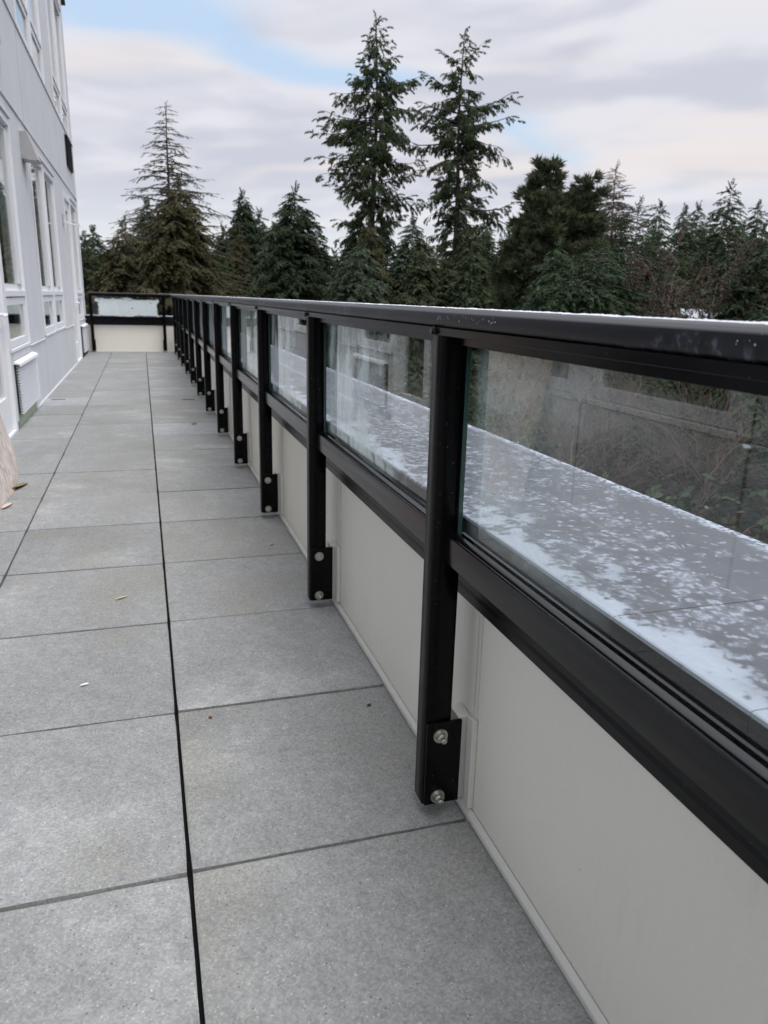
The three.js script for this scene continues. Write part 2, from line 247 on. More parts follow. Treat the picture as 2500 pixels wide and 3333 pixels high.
// ───────────────────────── parapet walls ─────────────────────────
const ZW = -15.44, PITCH = 1.1923, ZP = -1.314, postZ = (i) => ZP - PITCH * i;   // front of the base plate of post i
const wall = thing('parapet_wall', 'long cream panelled parapet wall with black frosted coping along the right side of the terrace', 'wall');
{
  const zs = [6.2]; for (let i = -6; i < 12; i++) zs.push(postZ(i) + 0.012); zs.push(ZW + 0.001);
  srand(77);
  for (let i = 0; i < zs.length - 1; i++) part('wall_panel', box(0.628, 0.642, 0.012, 0.52, zs[i] - 0.0015, zs[i + 1] + 0.0015, 0.0015, 1.5, rnd(), rnd()), M.beige, wall);
  part('wall_core', box(0.645, 1.09, -0.4, 0.64, 6.2, ZW - 0.4), M.core, wall);
  part('outer_wall', box(1.0905, 1.10, GY + 0.01, 0.62, 6.2, ZW - 0.45, 0, 1.5), M.beige, wall);
  part('lower_wall', box(0.70, 1.0904, GY + 0.01, -0.41, 6.2, ZW - 0.45), M.core, wall);
  // base flashing: low face, rounded ridge, slope back to the panel
  part('base_flashing', sweep([[0.6265, 0.002], [0.6265, 0.020], [0.6245, 0.0215], [0.6205, 0.0145], [0.6185, 0.0115], [0.6172, 0.008], [0.617, -0.03], [0.6265, -0.03]], 6.2, ZW, 1.5, true, 0.3), M.beigeTrim, wall);
  const seams = [6.2, 4.0, 1.75, -0.31, -0.59, -0.857, -3.3, -5.74, -8.18, -10.6, -13.0, ZW - 0.45];
  for (let i = 0; i < seams.length - 1; i++) {
    const a = seams[i] - 0.001, b = seams[i + 1] + 0.001;
    part('fascia', box(0.62, 0.627, 0.5705, 0.655, a, b, 0.0008), M.fascia, wall);
    const g = sweep([[0.6195, 0.6555], [0.6205, 0.6605], [0.6235, 0.662], [1.1075, 0.662], [1.111, 0.659], [1.111, 0.56], [1.1015, 0.56], [1.1015, 0.6555]], a, b, 3, true, 0.3);
    const p = g.attributes.position, uv = g.attributes.uv; for (let k = 0; k < p.count; k++) { uv.setXY(k, p.getZ(k) / 3, clamp((p.getX(k) - 0.619) / 0.5, 0.002, 0.985)); if (p.getX(k) > 1.1 && p.getY(k) < 0.65) uv.setY(k, 0.5); }
    part('coping_cap', g, M.coping, wall);
  }
  part('drip_edge', sweep([[0.62, 0.570], [0.62, 0.512], [0.6165, 0.505], [0.6165, 0.487], [0.6195, 0.484], [0.627, 0.487], [0.627, 0.570]], 6.2, ZW, 1, true, 0.3), M.fascia, wall);
  for (let i = -3; i < 12; i++) {                      // stand-off behind each post and the angle above it
    const z = postZ(i);
    part('wall_bracket', join(box(0.5985, 0.6275, 0.03, 0.232, z - 0.008, z - 0.07, 0.002, 1.5), box(0.6145, 0.6275, 0.026, 0.240, z + 0.001, z + 0.030, 0.002, 1.5)), M.beigeTrim, wall);
    part('edge_trim', box(0.6225, 0.6278, 0.241, 0.4855, z + 0.0135, z + 0.024, 0.001, 1.5), M.beigeTrim, wall);
    part('panel_gap', box(0.6265, 0.6279, 0.262, 0.4855, z + 0.005, z + 0.0125), M.core, wall);
  }
}
const endWall = thing('parapet_wall', 'short cream parapet wall with black band closing the far end of the terrace', 'wall');
{
  part('wall_panel', box(-1.012, 0.6155, 0.012, 0.52, ZW, ZW - 0.015, 0.002, 1.5), M.beige, endWall);
  part('wall_core', box(-1.012, 0.64, -0.4, 0.64, ZW - 0.016, ZW - 0.44), M.core, endWall);
  part('lower_wall', box(-1.012, 0.69, GY + 0.01, -0.41, ZW - 0.016, ZW - 0.44), M.beige, endWall);
  part('base_flashing', box(-1.008, 0.616, -0.03, 0.016, ZW + 0.012, ZW + 0.0005, 0.004, 1.5), M.beigeTrim, endWall);
  part('fascia', box(-1.011, 0.6155, 0.495, 0.655, ZW + 0.012, ZW - 0.002, 0.002), M.fascia, endWall);
  const g = box(-1.011, 0.6185, 0.6555, 0.668, ZW + 0.014, ZW - 0.46, 0.002), p = g.attributes.position, uv = g.attributes.uv;
  for (let k = 0; k < p.count; k++) uv.setXY(k, p.getX(k) / 3 + 0.3, 0.02 + 0.96 * clamp((ZW + 0.014 - p.getZ(k)) / 0.5) * 0.28);
  part('coping_cap', g, M.coping, endWall);
}

// ───────────────────────── glass railing ─────────────────────────
const rail = thing('glass_railing', 'long black metal railing with frosted glass panes running along the right parapet', 'railing');
const hexHead = (r, h) => new THREE.CylinderGeometry(r, r, h, 6);
function boltGeo() {                                   // washer, nut, stud end; axis +z
  const w = new THREE.CylinderGeometry(0.016, 0.0162, 0.003, 24).translate(0, 0.0015, 0), n = hexHead(0.0118, 0.0095).translate(0, 0.0078, 0), c = new THREE.CylinderGeometry(0.0085, 0.0098, 0.003, 20).translate(0, 0.014, 0), s = new THREE.CylinderGeometry(0.0062, 0.0066, 0.010, 16).translate(0, 0.019, 0);
  const d = new THREE.SphereGeometry(0.0062, 14, 6, 0, 6.3, 0, 1.57).scale(1, 0.4, 1).translate(0, 0.024, 0);
  return join(w, n, c, s, d).rotateX(Math.PI / 2);
}
const bolt = boltGeo(), capBolt = join(hexHead(0.0066, 0.006).translate(0, 0.004, 0), new THREE.CylinderGeometry(0.0085, 0.0085, 0.002, 16)).rotateZ(Math.PI / 2);
function capProfile(x0, x1, y0, y1) {                  // bread-loaf cap: round shoulders, tucked under
  const p = [], cx = (x0 + x1) / 2, cy = (y0 + y1) / 2, a = (x1 - x0) / 2, b = (y1 - y0) / 2;
  for (let i = 0; i < 28; i++) { const t = (i / 28) * Math.PI * 2, c = Math.cos(t), s = Math.sin(t), e = 0.62; p.push([cx + a * Math.sign(c) * Math.abs(c) ** e, cy + b * Math.sign(s) * Math.abs(s) ** (s > 0 ? 0.8 : 0.6)]); }
  return p;
}
const postGeo = (() => { const o = new THREE.Shape(), W = 0.059, D = 0.050, r = 0.003; // hollow tube, plan view
  const rect = (s, x, y, w, d, r) => { s.moveTo(x + r, y); s.lineTo(x + w - r, y); s.quadraticCurveTo(x + w, y, x + w, y + r); s.lineTo(x + w, y + d - r); s.quadraticCurveTo(x + w, y + d, x + w - r, y + d); s.lineTo(x + r, y + d); s.quadraticCurveTo(x, y + d, x, y + d - r); s.lineTo(x, y + r); s.quadraticCurveTo(x, y, x + r, y); return s; };
  rect(o, 0, 0, W, D, r); o.holes.push(rect(new THREE.Path(), 0.004, 0.004, W - 0.008, D - 0.008, 0.002));
  let g = new THREE.ExtrudeGeometry(o, { depth: 1.0, bevelEnabled: false, curveSegments: 3 }).rotateX(-Math.PI / 2);   // up is y, plan y becomes -z
  g = toCreasedNormals(clean(g), 0.9); return uvBox(g.translate(0.522, 0.03, -0.008), 1);
})();
const plateGeo = join(box(0.5245, 0.6042, 0.03, 0.2305, 0, -0.008, 0.0025));
function post(i, parent) {
  const p = part('post', postGeo, M.black, parent); p.position.z = postZ(i);
  part('base_plate', plateGeo, M.black, p);
  for (const y of [0.0505, 0.1995]) { const b = part('bolt', bolt, M.steel, p); b.position.set(0.5545 + rr(-0.001, 0.001), y, 0); b.rotation.z = rr(0, 3); }
  const cb = part('cap_bolt', capBolt, M.gasket, p); cb.position.set(0.519, 1.037, -0.043);
}
srand(12);
for (let i = -5; i < 12; i++) post(i, rail);
{
  const capP = capProfile(0.5165, 0.5865, 1.0425, 1.0788);
  const joints = [6.0, -3.748, -9.7, -15.345];
  for (let i = 0; i < joints.length - 1; i++) part('cap_rail', sweep(capP, joints[i] - 0.0012, joints[i + 1] + 0.0012, 2, true, 0.6), M.cap, rail);
  const sj = [6.0, 2.9, 0.45, -1.9894, -4.43, -6.87, -9.31, -11.75, -15.35];
  for (let i = 0; i < sj.length - 1; i++) part('top_channel', join(box(0.5205, 0.583, 1.0302, 1.0445, sj[i] - 0.0006, sj[i + 1] + 0.0006, 0.0012)), M.black, rail);
  // white rime along the crown of the cap, ragged and a few millimetres high
  srand(301);
  const pos = [], N = 2600, za = 1.0, zb = -15.34;
  let prev = null;
  for (let i = 0; i <= N; i++) {
    const t = (i / N) ** 1.35, z = za + (zb - za) * t, n1 = fbm(t, 0.3, 700, 3, 4, 5), n2 = fbm(t, 0.7, 900, 3, 4, 15);
    const w0 = 0.5475 - 0.010 * ss(0.5, 0.8, n1), w1 = 0.568 + 0.006 * n2, hh = 0.0003 + 0.0014 * n2 + 0.0008 * rnd();
    const row = [[w0, 1.0770, z], [w0 + 0.006, 1.0782 + hh * 0.7, z], [(w0 + w1) / 2, 1.0788 + hh, z], [w1, 1.0776, z]];
    if (prev) for (let k = 0; k < 3; k++) pos.push(...prev[k], ...prev[k + 1], ...row[k + 1], ...prev[k], ...row[k + 1], ...row[k]);
    prev = row;
  }
  const g = new THREE.BufferGeometry(); g.setAttribute('position', new THREE.Float32BufferAttribute(pos, 3)); g.computeVertexNormals();
  part('rime', g, M.crust, rail, 'white frost along the top of the cap rail');
  // little drips and crystals of rime hanging over the shoulder
  const bits = []; srand(404);
  for (let i = 0; i < 2600; i++) { const z = 0.2 - 9 * rnd() ** 1.4, y = 1.0775 - 0.020 * rnd() ** 1.3, x = 0.5545 - 0.038 * Math.sqrt(clamp(1 - ((y - 1.0606) / 0.0185) ** 2)) ** 0.7 - 0.0002, s = rr(0.0004, 0.0012); if (fbm(mod(z, 16) / 16, 0.2, 40, 4, 3, 7) < 0.53) continue; bits.push(new THREE.OctahedronGeometry(s, 0).scale(0.5, rr(0.8, 2.2), rr(0.7, 1.4)).translate(x, y, z)); }
  const bm = part('rime_crystals', join(bits), M.crust, rail); bm.userData.kind = 'stuff';
}
srand(55);
for (let i = -4; i < 12; i++) {                        // bays between posts, numbered by their far post
  const zn = postZ(i - 1) - 0.059, zf = i === 11 + 1 ? ZW : postZ(i) - 0.008, a = zn - 0.001, b = zf + 0.001;
  part('bottom_rail', sweep([[0.5435, 0.5955], [0.5435, 0.6465], [0.5445, 0.649], [0.5475, 0.6502], [0.5515, 0.6490], [0.5525, 0.6465], [0.5525, 0.640], [0.5565, 0.640], [0.5565, 0.6475], [0.5625, 0.6505], [0.5695, 0.6505], [0.5695, 0.638], [0.5805, 0.638], [0.5805, 0.6495], [0.588, 0.6485], [0.5895, 0.6455], [0.5895, 0.5985], [0.5885, 0.5935], [0.5455, 0.5935]], a, b, 1, true, 0.6), M.gloss, rail);
  part('glass_channel', join(box(0.5455, 0.5682, 1.0145, 1.0298, a, b, 0.001), box(0.581, 0.597, 1.0145, 1.0298, a, b, 0.001), box(0.5685, 0.5808, 1.021, 1.0299, a, b)), M.black, rail);
  const g0 = a - 0.004, g1 = b + 0.005;
  const pane = part('glass_pane', new THREE.PlaneGeometry(Math.abs(g1 - g0), 0.383).rotateY(-Math.PI / 2).translate(0.5705, 0.829, (g0 + g1) / 2), M.glass, rail);
  for (const e of [g0, g1]) part('pane_edge', box(0.5702, 0.5790, 0.639, 1.020, e + 0.0008, e - 0.0008), M.glassEdge, pane);
  const f = i <= 0 ? 0 : i === 1 ? 1 : i === 2 ? 1 : i > 9 ? 2 : 2, fg = new THREE.PlaneGeometry(Math.abs(g1 - g0) - 0.01, 0.365).rotateY(-Math.PI / 2).translate(0.5802, 0.832, (g0 + g1) / 2), uv = fg.attributes.uv;
  if (i > 2) { const o = rnd() * 0.2; for (let k = 0; k < uv.count; k++) uv.setX(k, uv.getX(k) * (i % 2 ? 1 : 0.999) + 0); }
  part('frost_film', fg, film[f], pane, 'frost and condensation on the glass');
}
// last short bay and the rail across the far end
const endRail = thing('glass_railing', 'short black railing with one white frosted pane across the far end', 'railing');
{
  const zA = ZW + 0.115, zB = zA - 0.055;
  for (const x of [-0.9, 0.39]) { const p = part('post', box(x - 0.0275, x + 0.0275, 0.03, 1.03, zA, zB, 0.003), M.black, endRail); part('base_plate', box(x + (x < 0 ? 0.028 : -0.040), x + (x < 0 ? 0.040 : -0.028), 0.03, 0.23, zA + 0.002, ZW + 0.02, 0.002), M.black, p); }
  const mid = (zA + zB) / 2, c = capProfile(-0.035, 0.035, 1.0425, 1.0788);
  part('cap_rail', sweep(c, 0, 1.47, 2, true, 0.6).rotateY(Math.PI / 2).translate(-0.93, 0, mid), M.cap, endRail);
  part('top_channel', box(-0.925, 0.515, 1.0145, 1.0445, mid + 0.03, mid - 0.03, 0.002), M.black, endRail);
  part('bottom_rail', box(-0.8715, 0.3615, 0.5935, 0.6505, mid + 0.022, mid - 0.022, 0.003), M.black, endRail);
  const pane = part('glass_pane', new THREE.PlaneGeometry(1.225, 0.38).translate(-0.255, 0.832, mid + 0.003), M.glass, endRail);
  part('frost_film', new THREE.PlaneGeometry(1.15, 0.362).translate(-0.255, 0.832, mid - 0.006), film[3], pane, 'thick white frost with clear ragged edges');
  part('top_rime', box(0.30, 0.545, 1.0785, 1.0812, mid + 0.018, mid - 0.018, 0.001), M.crust, endRail);
}

// ───────────────────────── apartment building ─────────────────────────
const XF = -1.015, bld = thing('apartment_building', 'white panelled apartment building with tall windows and doors along the left of the terrace', 'building');
{
  srand(88);
  const panel = (z1, z2, y0, y1, mat = M.siding) => { part('wall_panel', box(XF - 0.02, XF, y0 + 0.004, y1 - 0.004, z1 - 0.010, z2 + 0.010, 0.0015, 1.6, rnd(), rnd()), mat, bld); part('joint_shade_strip', box(XF - 0.02, XF - 0.0016, y0 + 0.004, y1 - 0.004, z2 + 0.0098, z2 - 0.0098), M.joint, bld); };  // dark strip fills each vertical joint, its shade put in as colour
  const jl = new Set();
  const core = (z1, z2, y0, y1) => part('wall_core', box(XF - 0.30, XF - 0.021, y0, y1, z1, z2), M.core, bld);
  const bar = (x0, x1, y0, y1, z1, z2, b = 0.004) => box(x0, x1, y0, y1, z1, z2, b);
  // one window unit: fixed tall light above, flush opening light below
  function windowUnit(z1, z2, dy, name = 'window') {
    const y = (v) => v + dy, f = 0.055;
    const w = part(name, join(bar(XF - 0.10, XF + 0.012, y(0.62), y(2.50), z1, z1 - f), bar(XF - 0.10, XF + 0.012, y(0.62), y(2.50), z2 + f, z2), bar(XF - 0.10, XF + 0.010, y(2.44), y(2.50), z1 - f, z2 + f), bar(XF - 0.10, XF + 0.010, y(1.035), y(1.085), z1 - f, z2 + f), bar(XF - 0.10, XF + 0.010, y(0.60), y(0.628), z1 - f, z2 + f)), M.white, bld);
    // raised lower sash
    const s = f + 0.008, in_ = 0.075;
    part('sash', join(bar(XF - 0.045, XF - 0.004, y(0.634), y(0.695), z1 - s, z2 + s), bar(XF - 0.045, XF - 0.004, y(0.966), y(1.027), z1 - s, z2 + s), bar(XF - 0.045, XF - 0.0035, y(0.695), y(0.966), z1 - s, z1 - s - in_), bar(XF - 0.045, XF - 0.0035, y(0.695), y(0.966), z2 + s + in_, z2 + s)), M.white, w);
    part('pane', bar(XF - 0.025, XF - 0.019, y(0.69), y(0.97), z1 - s - in_ + 0.004, z2 + s + in_ - 0.004, 0), M.glass, w);
    part('upper_sash', join(bar(XF - 0.105, XF - 0.03, y(1.085), y(1.14), z1 - f, z2 + f), bar(XF - 0.105, XF - 0.03, y(2.40), y(2.44), z1 - f, z2 + f), bar(XF - 0.105, XF - 0.03, y(1.14), y(2.40), z1 - f, z1 - f - 0.035), bar(XF - 0.105, XF - 0.008, y(1.14), y(2.40), z2 + f + 0.15, z2 + f)), M.whiteTrim, w);
    part('pane', bar(XF - 0.034, XF - 0.028, y(1.135), y(2.405), z1 - f - 0.03, z2 + f + 0.14, 0), M.glass, w);
    part('head_trim', box(XF - 0.02, XF + 0.028, y(2.508), y(2.53), z1 + 0.02, z2 - 0.02, 0.002), M.whiteTrim, w);
    return w;
  }
  function louver(z1, z2, y0, y1, mat, label) {
    const l = part('wall_louver', join(box(XF + 0.002, XF + 0.012, y0, y1, z1, z1 - 0.02, 0.002), box(XF + 0.002, XF + 0.012, y0, y1, z2 + 0.02, z2, 0.002), box(XF - 0.02, XF + 0.001, y0, y1, z1, z2, 0)), mat === M.white ? M.louverBack : mat, bld, label);
    part('louver_hood', sweep([[XF, y1 + 0.012], [XF, y1 + 0.034], [XF + 0.046, y1 + 0.016], [XF + 0.050, y1 - 0.006], [XF + 0.047, y1 - 0.006], [XF + 0.043, y1 + 0.008]], z2 - 0.015, z1 + 0.02, 1, true, 0.3), mat, l);
    const n = Math.round((y1 - y0) / 0.0228), st = (y1 - y0) / n;
    for (let k = 0; k < n; k++) { const y = y0 + st * k; part('louver_slat', sweep([[XF + 0.004, y + st * 0.62], [XF + 0.036, y + 0.004], [XF + 0.036, y], [XF + 0.004, y + st * 0.52]], z2 + 0.004, z1 - 0.004, 1, true, 0.2), mat, l); }
    return l;
  }
  function door(z1, z2, label) {                       // hinged at the far side, glazed
    const f = 0.07, d = part('door', join(bar(XF - 0.10, XF + 0.014, 0.0, 2.52, z1, z1 - f), bar(XF - 0.10, XF + 0.014, 0.0, 2.52, z2 + f, z2), bar(XF - 0.10, XF + 0.012, 2.42, 2.52, z1 - f, z2 + f), bar(XF - 0.10, XF + 0.010, -0.03, 0.022, z1 - f, z2 + f)), M.white, bld, label);
    const a = z1 - f - 0.006, b = z2 + f + 0.006, x0 = XF - 0.065, x1 = XF - 0.018;
    part('door_leaf', join(bar(x0, x1, 0.028, 0.29, a, b), bar(x0, x1, 2.28, 2.414, a, b), bar(x0, x1, 0.29, 2.28, a, a - 0.13), bar(x0, x1, 0.29, 2.28, b + 0.13, b)), M.white, d);
    part('pane', bar(XF - 0.045, XF - 0.038, 0.28, 2.29, a - 0.125, b + 0.125, 0), M.glass, d);
    const hz = b + 0.06;
    part('handle', join(box(x1, x1 + 0.010, 0.80, 1.02, hz + 0.02, hz - 0.02, 0.004), tube([x1, 0.905, hz], [x1 + 0.058, 0.905, hz], 0.011, 0.011, 12), tube([x1 + 0.052, 0.905, hz - 0.005], [x1 + 0.056, 0.898, hz + 0.13], 0.0115, 0.009, 10), new THREE.SphereGeometry(0.0095, 10, 8).translate(x1 + 0.056, 0.898, hz + 0.13)), M.white, d);
    part('hinge_strip', box(XF - 0.02, XF - 0.012, 0.03, 2.4, a + 0.006, a - 0.002), M.core, d);
    return d;
  }
  // ground band, window band and spandrel of the terrace storey, near to far
  const P = (z1, z2) => { core(z1, z2, -0.4, 2.66); panel(z1, z2, 0.012, 0.585, M.sidingB); panel(z1, z2, 0.602, 2.652); part('ledge', box(XF - 0.01, XF + 0.012, 0.585, 0.601, z1 - 0.002, z2 + 0.002, 0.003), M.whiteTrim, bld); };
  const belowAbove = (z1, z2) => { core(z1, z2, -0.4, 0.60); core(z1, z2, 2.50, 2.66); panel(z1, z2, 2.532, 2.652); };
  P(6.4, 3.6); P(3.6, 1.2); P(1.2, -1.1); P(-1.1, -2.27); P(-4.66, -5.68); P(-7.86, -9.04); P(-11.45, -12.76); P(-15.08, -15.62);
  belowAbove(-2.27, -4.66); panel(-2.27, -3.46, 0.012, 0.596, M.sidingB); panel(-3.46, -4.66, 0.012, 0.596, M.sidingB); windowUnit(-2.275, -3.44, 0); windowUnit(-3.48, -4.655, 0); part('mullion', box(XF - 0.09, XF + 0.008, 0.60, 2.5, -3.442, -3.478, 0.003), M.white, bld);
  core(-5.68, -6.62, 2.52, 2.66); panel(-5.68, -6.62, 2.532, 2.652); core(-5.68, -6.62, -0.4, -0.03); door(-5.69, -6.615, 'white glazed door with lever handle nearest the leaning log');
  belowAbove(-6.63, -7.86); windowUnit(-6.635, -7.84, 0);
  panel(-6.63, -6.80, 0.05, 0.596, M.sidingB); panel(-6.80, -7.86, 0.53, 0.596, M.sidingB); part('membrane', box(XF - 0.02, XF - 0.004, -0.04, 0.12, -6.83, -7.86), M.green, bld, 'pale green membrane under the louver'); louver(-6.80, -7.95, 0.105, 0.497, M.white, 'white slatted wall louver under the nearest window');
  belowAbove(-9.04, -11.45); panel(-9.04, -11.45, 0.012, 0.596, M.sidingB); windowUnit(-9.05, -10.23, 0); windowUnit(-10.27, -11.44, 0); part('mullion', box(XF - 0.09, XF + 0.008, 0.60, 2.5, -10.233, -10.267, 0.003), M.white, bld);
  core(-12.76, -13.86, 2.52, 2.66); panel(-12.76, -13.86, 2.532, 2.652); core(-12.76, -13.86, -0.4, -0.03); door(-12.78, -13.85, 'white glazed door with lever handle by the far end');
  belowAbove(-13.86, -15.08); windowUnit(-13.90, -15.06, 0); core(-13.86, -13.9, -0.03, 2.5); panel(-13.86, -14.15, 0.03, 0.596, M.sidingB); panel(-14.15, -15.08, 0.53, 0.596, M.sidingB); louver(-14.17, -15.34, 0.07, 0.497, M.white, 'white slatted wall louver at the far end');
  part('base_trim', box(XF - 0.01, XF + 0.010, -0.03, 0.014, -7.87, -12.76, 0.003), M.whiteTrim, bld);
  part('base_trim', box(XF - 0.01, XF + 0.010, -0.03, 0.014, 6.4, -5.68, 0.003), M.whiteTrim, bld);
  // flashings between storeys, in lengths
  const fl = [6.4, 3.6, 1.2, -2.27, -4.66, -7.84, -9.0, -11.45, -12.66, -15.62];
  for (const y of [2.655, 3.552]) for (let i = 0; i < fl.length - 1; i++) part('flashing', box(XF - 0.012, XF + 0.013, y + 0.002, y + 0.012, fl[i] - 0.003, fl[i + 1] + 0.003, 0.002), M.whiteTrim, bld);
  const sp = [6.4, 3.6, 1.2, -1.1, -2.27, -4.66, -5.7, -7.736, -8.98, -11.46, -12.66, -15.04, -15.62];
  for (let i = 0; i < sp.length - 1; i++) { core(sp[i], sp[i + 1], 2.66, 3.56); panel(sp[i], sp[i + 1], 2.668, 3.548); }
  const upP = (z1, z2) => { core(z1, z2, 3.56, 5.9); panel(z1, z2, 3.566, 5.86); };
  upP(6.4, 3.6); upP(3.6, 1.2); upP(1.2, -2.27); upP(-4.66, -6.6); upP(-6.6, -7.736); upP(-7.736, -9.05); upP(-11.46, -12.60); upP(-15.06, -15.62);
  for (const [z1, z2] of [[-2.27, -4.66], [-9.05, -11.46], [-12.60, -15.06]]) { const zm = (z1 + z2) / 2; core(z1, z2, 5.46, 5.9); panel(z1, z2, 5.495, 5.86); windowUnit(z1 - 0.005, zm + 0.03, 2.958); windowUnit(zm - 0.03, z2 + 0.005, 2.958); part('mullion', box(XF - 0.09, XF + 0.006, 3.57, 5.46, zm + 0.027, zm - 0.027, 0.003), M.white, bld); }
  louver(-6.55, -7.70, 3.04, 3.44, M.white, 'white slatted wall louver high on the wall');
  louver(-14.02, -15.02, 3.03, 3.44, M.darkLouver, 'dark wall louver under the upper windows');
  part('corner_trim', box(XF - 0.03, XF + 0.004, -0.03, 5.88, -15.62, -15.645, 0.003), M.whiteTrim, bld);
  part('end_wall', box(-9, XF - 0.032, GY + 0.01, 5.9, -15.60, -15.64), M.sidingB, bld);
  part('lower_wall', box(-9, -1.31, GY + 0.01, -0.41, 6.4, -15.59), M.core, bld);
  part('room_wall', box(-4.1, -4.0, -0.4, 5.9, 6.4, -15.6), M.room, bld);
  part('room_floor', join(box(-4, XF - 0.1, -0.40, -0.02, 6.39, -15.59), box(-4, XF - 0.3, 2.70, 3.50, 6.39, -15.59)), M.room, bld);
  part('near_end_wall', box(-9, XF - 0.032, GY + 0.01, 5.9, 6.42, 6.46), M.sidingB, bld);
  part('roof', box(-9.1, XF + 0.03, 5.9, 6.02, 6.5, -15.8, 0.004), M.roof, bld);
  part('roof_edge', box(-9.1, XF + 0.05, 5.862, 5.96, -15.66, -16.05, 0.004), M.roof, bld);
  // grey vent hood
  const hs = new THREE.Shape(); hs.moveTo(XF + 0.001, 2.54); hs.lineTo(XF + 0.064, 2.54); hs.lineTo(XF + 0.146, 2.299); hs.lineTo(XF + 0.140, 2.291); hs.lineTo(XF + 0.05, 2.291); hs.lineTo(XF + 0.05, 2.30); hs.lineTo(XF + 0.001, 2.30);
  const hood = part('vent_hood', new THREE.ExtrudeGeometry(hs, { depth: 0.26, bevelEnabled: true, bevelSize: 0.002, bevelThickness: 0.002, bevelSegments: 1 }).translate(0, 0, -8.80), M.hood, bld, 'grey sloping vent hood above the window');
  for (const [x, y] of [[0.012, 2.52], [0.012, 2.32]]) part('screw', new THREE.CylinderGeometry(0.006, 0.006, 0.004, 10).rotateX(Math.PI / 2).translate(XF + x + 0.006, y, -8.536), M.steel, hood);
}
{
  const fx = thing('bent_wall_rod', 'thin white looped rod sticking out from the wall beside the far door', 'wall rod');
  part('back_plate', box(XF + 0.001, XF + 0.012, 1.97, 2.15, -12.40, -12.46, 0.003), M.hood, fx);
  const c = new THREE.CatmullRomCurve3([[-1.005, 2.05, -12.43], [-0.93, 2.025, -12.46], [-0.86, 2.02, -12.58], [-0.81, 2.035, -12.9], [-0.815, 2.05, -13.0], [-0.86, 2.09, -13.2], [-1.004, 2.17, -13.72]].map((p) => new THREE.Vector3(...p)));
  part('rod', new THREE.TubeGeometry(c, 40, 0.008, 6), M.white, fx);
}

// ───────────────────────── leaning log and litter ─────────────────────────
{
  const log = thing('log_slab', 'pale fibrous bark log leaning against the wall at the left edge', 'log');
  const NU = 60, NV = 60, pos = [], uv = [], idx = [], z0 = -5.0, z1 = -3.75, top = 1.15;
  for (let j = 0; j <= NV; j++) for (let i = 0; i <= NU; i++) {
    const u = i / NU, v = j / NV, a = u * Math.PI, Y = v * top, th = 0.09 + 0.02 * Math.sin(v * 3);
    const rid = (fbm(u, v, 24, 10, 4, 12) - 0.5) * 0.022, e = Math.sin(a) ** 0.35;
    const edge = (fbm(u * 0.1 + 0.3, v, 6, 9, 4, 60) - 0.5) * 0.05, flare = 0.03 * (1 - v) ** 3;
    const zz = mix(z0 - flare + edge, z1 + flare, (1 - Math.cos(a)) / 2), zc = (zz - (z0 + z1) / 2);
    pos.push(-0.852 - 0.155 * Y + th * e + rid * e + 0.012 * Math.sin(Y * 9 + u * 5), Y + (j === NV ? rr(-0.03, 0.03) : 0), zz); uv.push(u * 1.3, v * 1.1);
  }
  for (let j = 0; j < NV; j++) for (let i = 0; i < NU; i++) { const a = j * (NU + 1) + i, b = a + 1, c = a + NU + 1, d = c + 1; idx.push(a, c, b, b, c, d); }
  const g = new THREE.BufferGeometry(); g.setAttribute('position', new THREE.Float32BufferAttribute(pos, 3)); g.setAttribute('uv', new THREE.Float32BufferAttribute(uv, 2)); g.setIndex(idx); g.computeVertexNormals();
  part('bark', g, M.bark, log);
  const b = box(-0.90, -0.845, 0.001, top, -4.97, -3.78, 0.01), p = b.attributes.position; for (let i = 0; i < p.count; i++) p.setX(i, p.getX(i) - 0.155 * p.getY(i)); b.computeVertexNormals();
  part('heartwood', b, M.bark, log);
}
function chip(name, label, cat, x, z, len, wid, turn, col, curl = 0.012, group) {
  const N = 8, pos = []; let prev = null;
  for (let i = 0; i <= N; i++) { const t = i / N, w = wid * (0.35 + 0.65 * Math.sin(Math.PI * clamp(t * 0.85 + 0.12))) / 2, y = 0.002 + curl * (t * 1.1) ** 2, zz = (t - 0.5) * len; const row = [[-w, y + w * 0.35, zz], [0, y, zz + 0.002], [w, y + w * 0.3, zz]]; if (prev) for (let k = 0; k < 2; k++) { pos.push(...prev[k], ...row[k], ...row[k + 1], ...prev[k], ...row[k + 1], ...prev[k + 1]); const dn = (q) => [q[0], q[1] - 0.003, q[2]]; pos.push(...dn(prev[k]), ...dn(row[k + 1]), ...dn(row[k]), ...dn(prev[k]), ...dn(prev[k + 1]), ...dn(row[k + 1])); } prev = row; }
  const g = new THREE.BufferGeometry(); g.setAttribute('position', new THREE.Float32BufferAttribute(pos, 3)); g.computeVertexNormals();
  const m = part(name, g, std({ color: lin(...col), roughness: 0.9 }), scene); m.position.set(x, 0.001, z); m.rotation.y = turn; m.userData.label = label; m.userData.category = cat; if (group) m.userData.group = group;
}
chip('bark_chip', 'long curled brown bark chip beside the foot of the leaning log', 'bark chip', -0.735, -4.62, 0.21, 0.042, -0.27, [0.23, 0.17, 0.09], 0.018);
chip('bark_chip', 'short pale pink wood chip on the paver near the left edge', 'bark chip', -0.733, -4.21, 0.115, 0.03, -0.2, [0.62, 0.5, 0.42], 0.004);
chip('leaf_scrap', 'whitish scrap on a paver below the fifth post', 'leaf', 0.378, -6.72, 0.055, 0.03, 0.9, [0.55, 0.54, 0.5], 0.012);
chip('leaf_scrap', 'small pale yellow leaf scrap lying on the middle row of pavers', 'leaf', -0.134, -2.77, 0.05, 0.008, -0.9, [0.55, 0.52, 0.36], 0.003);
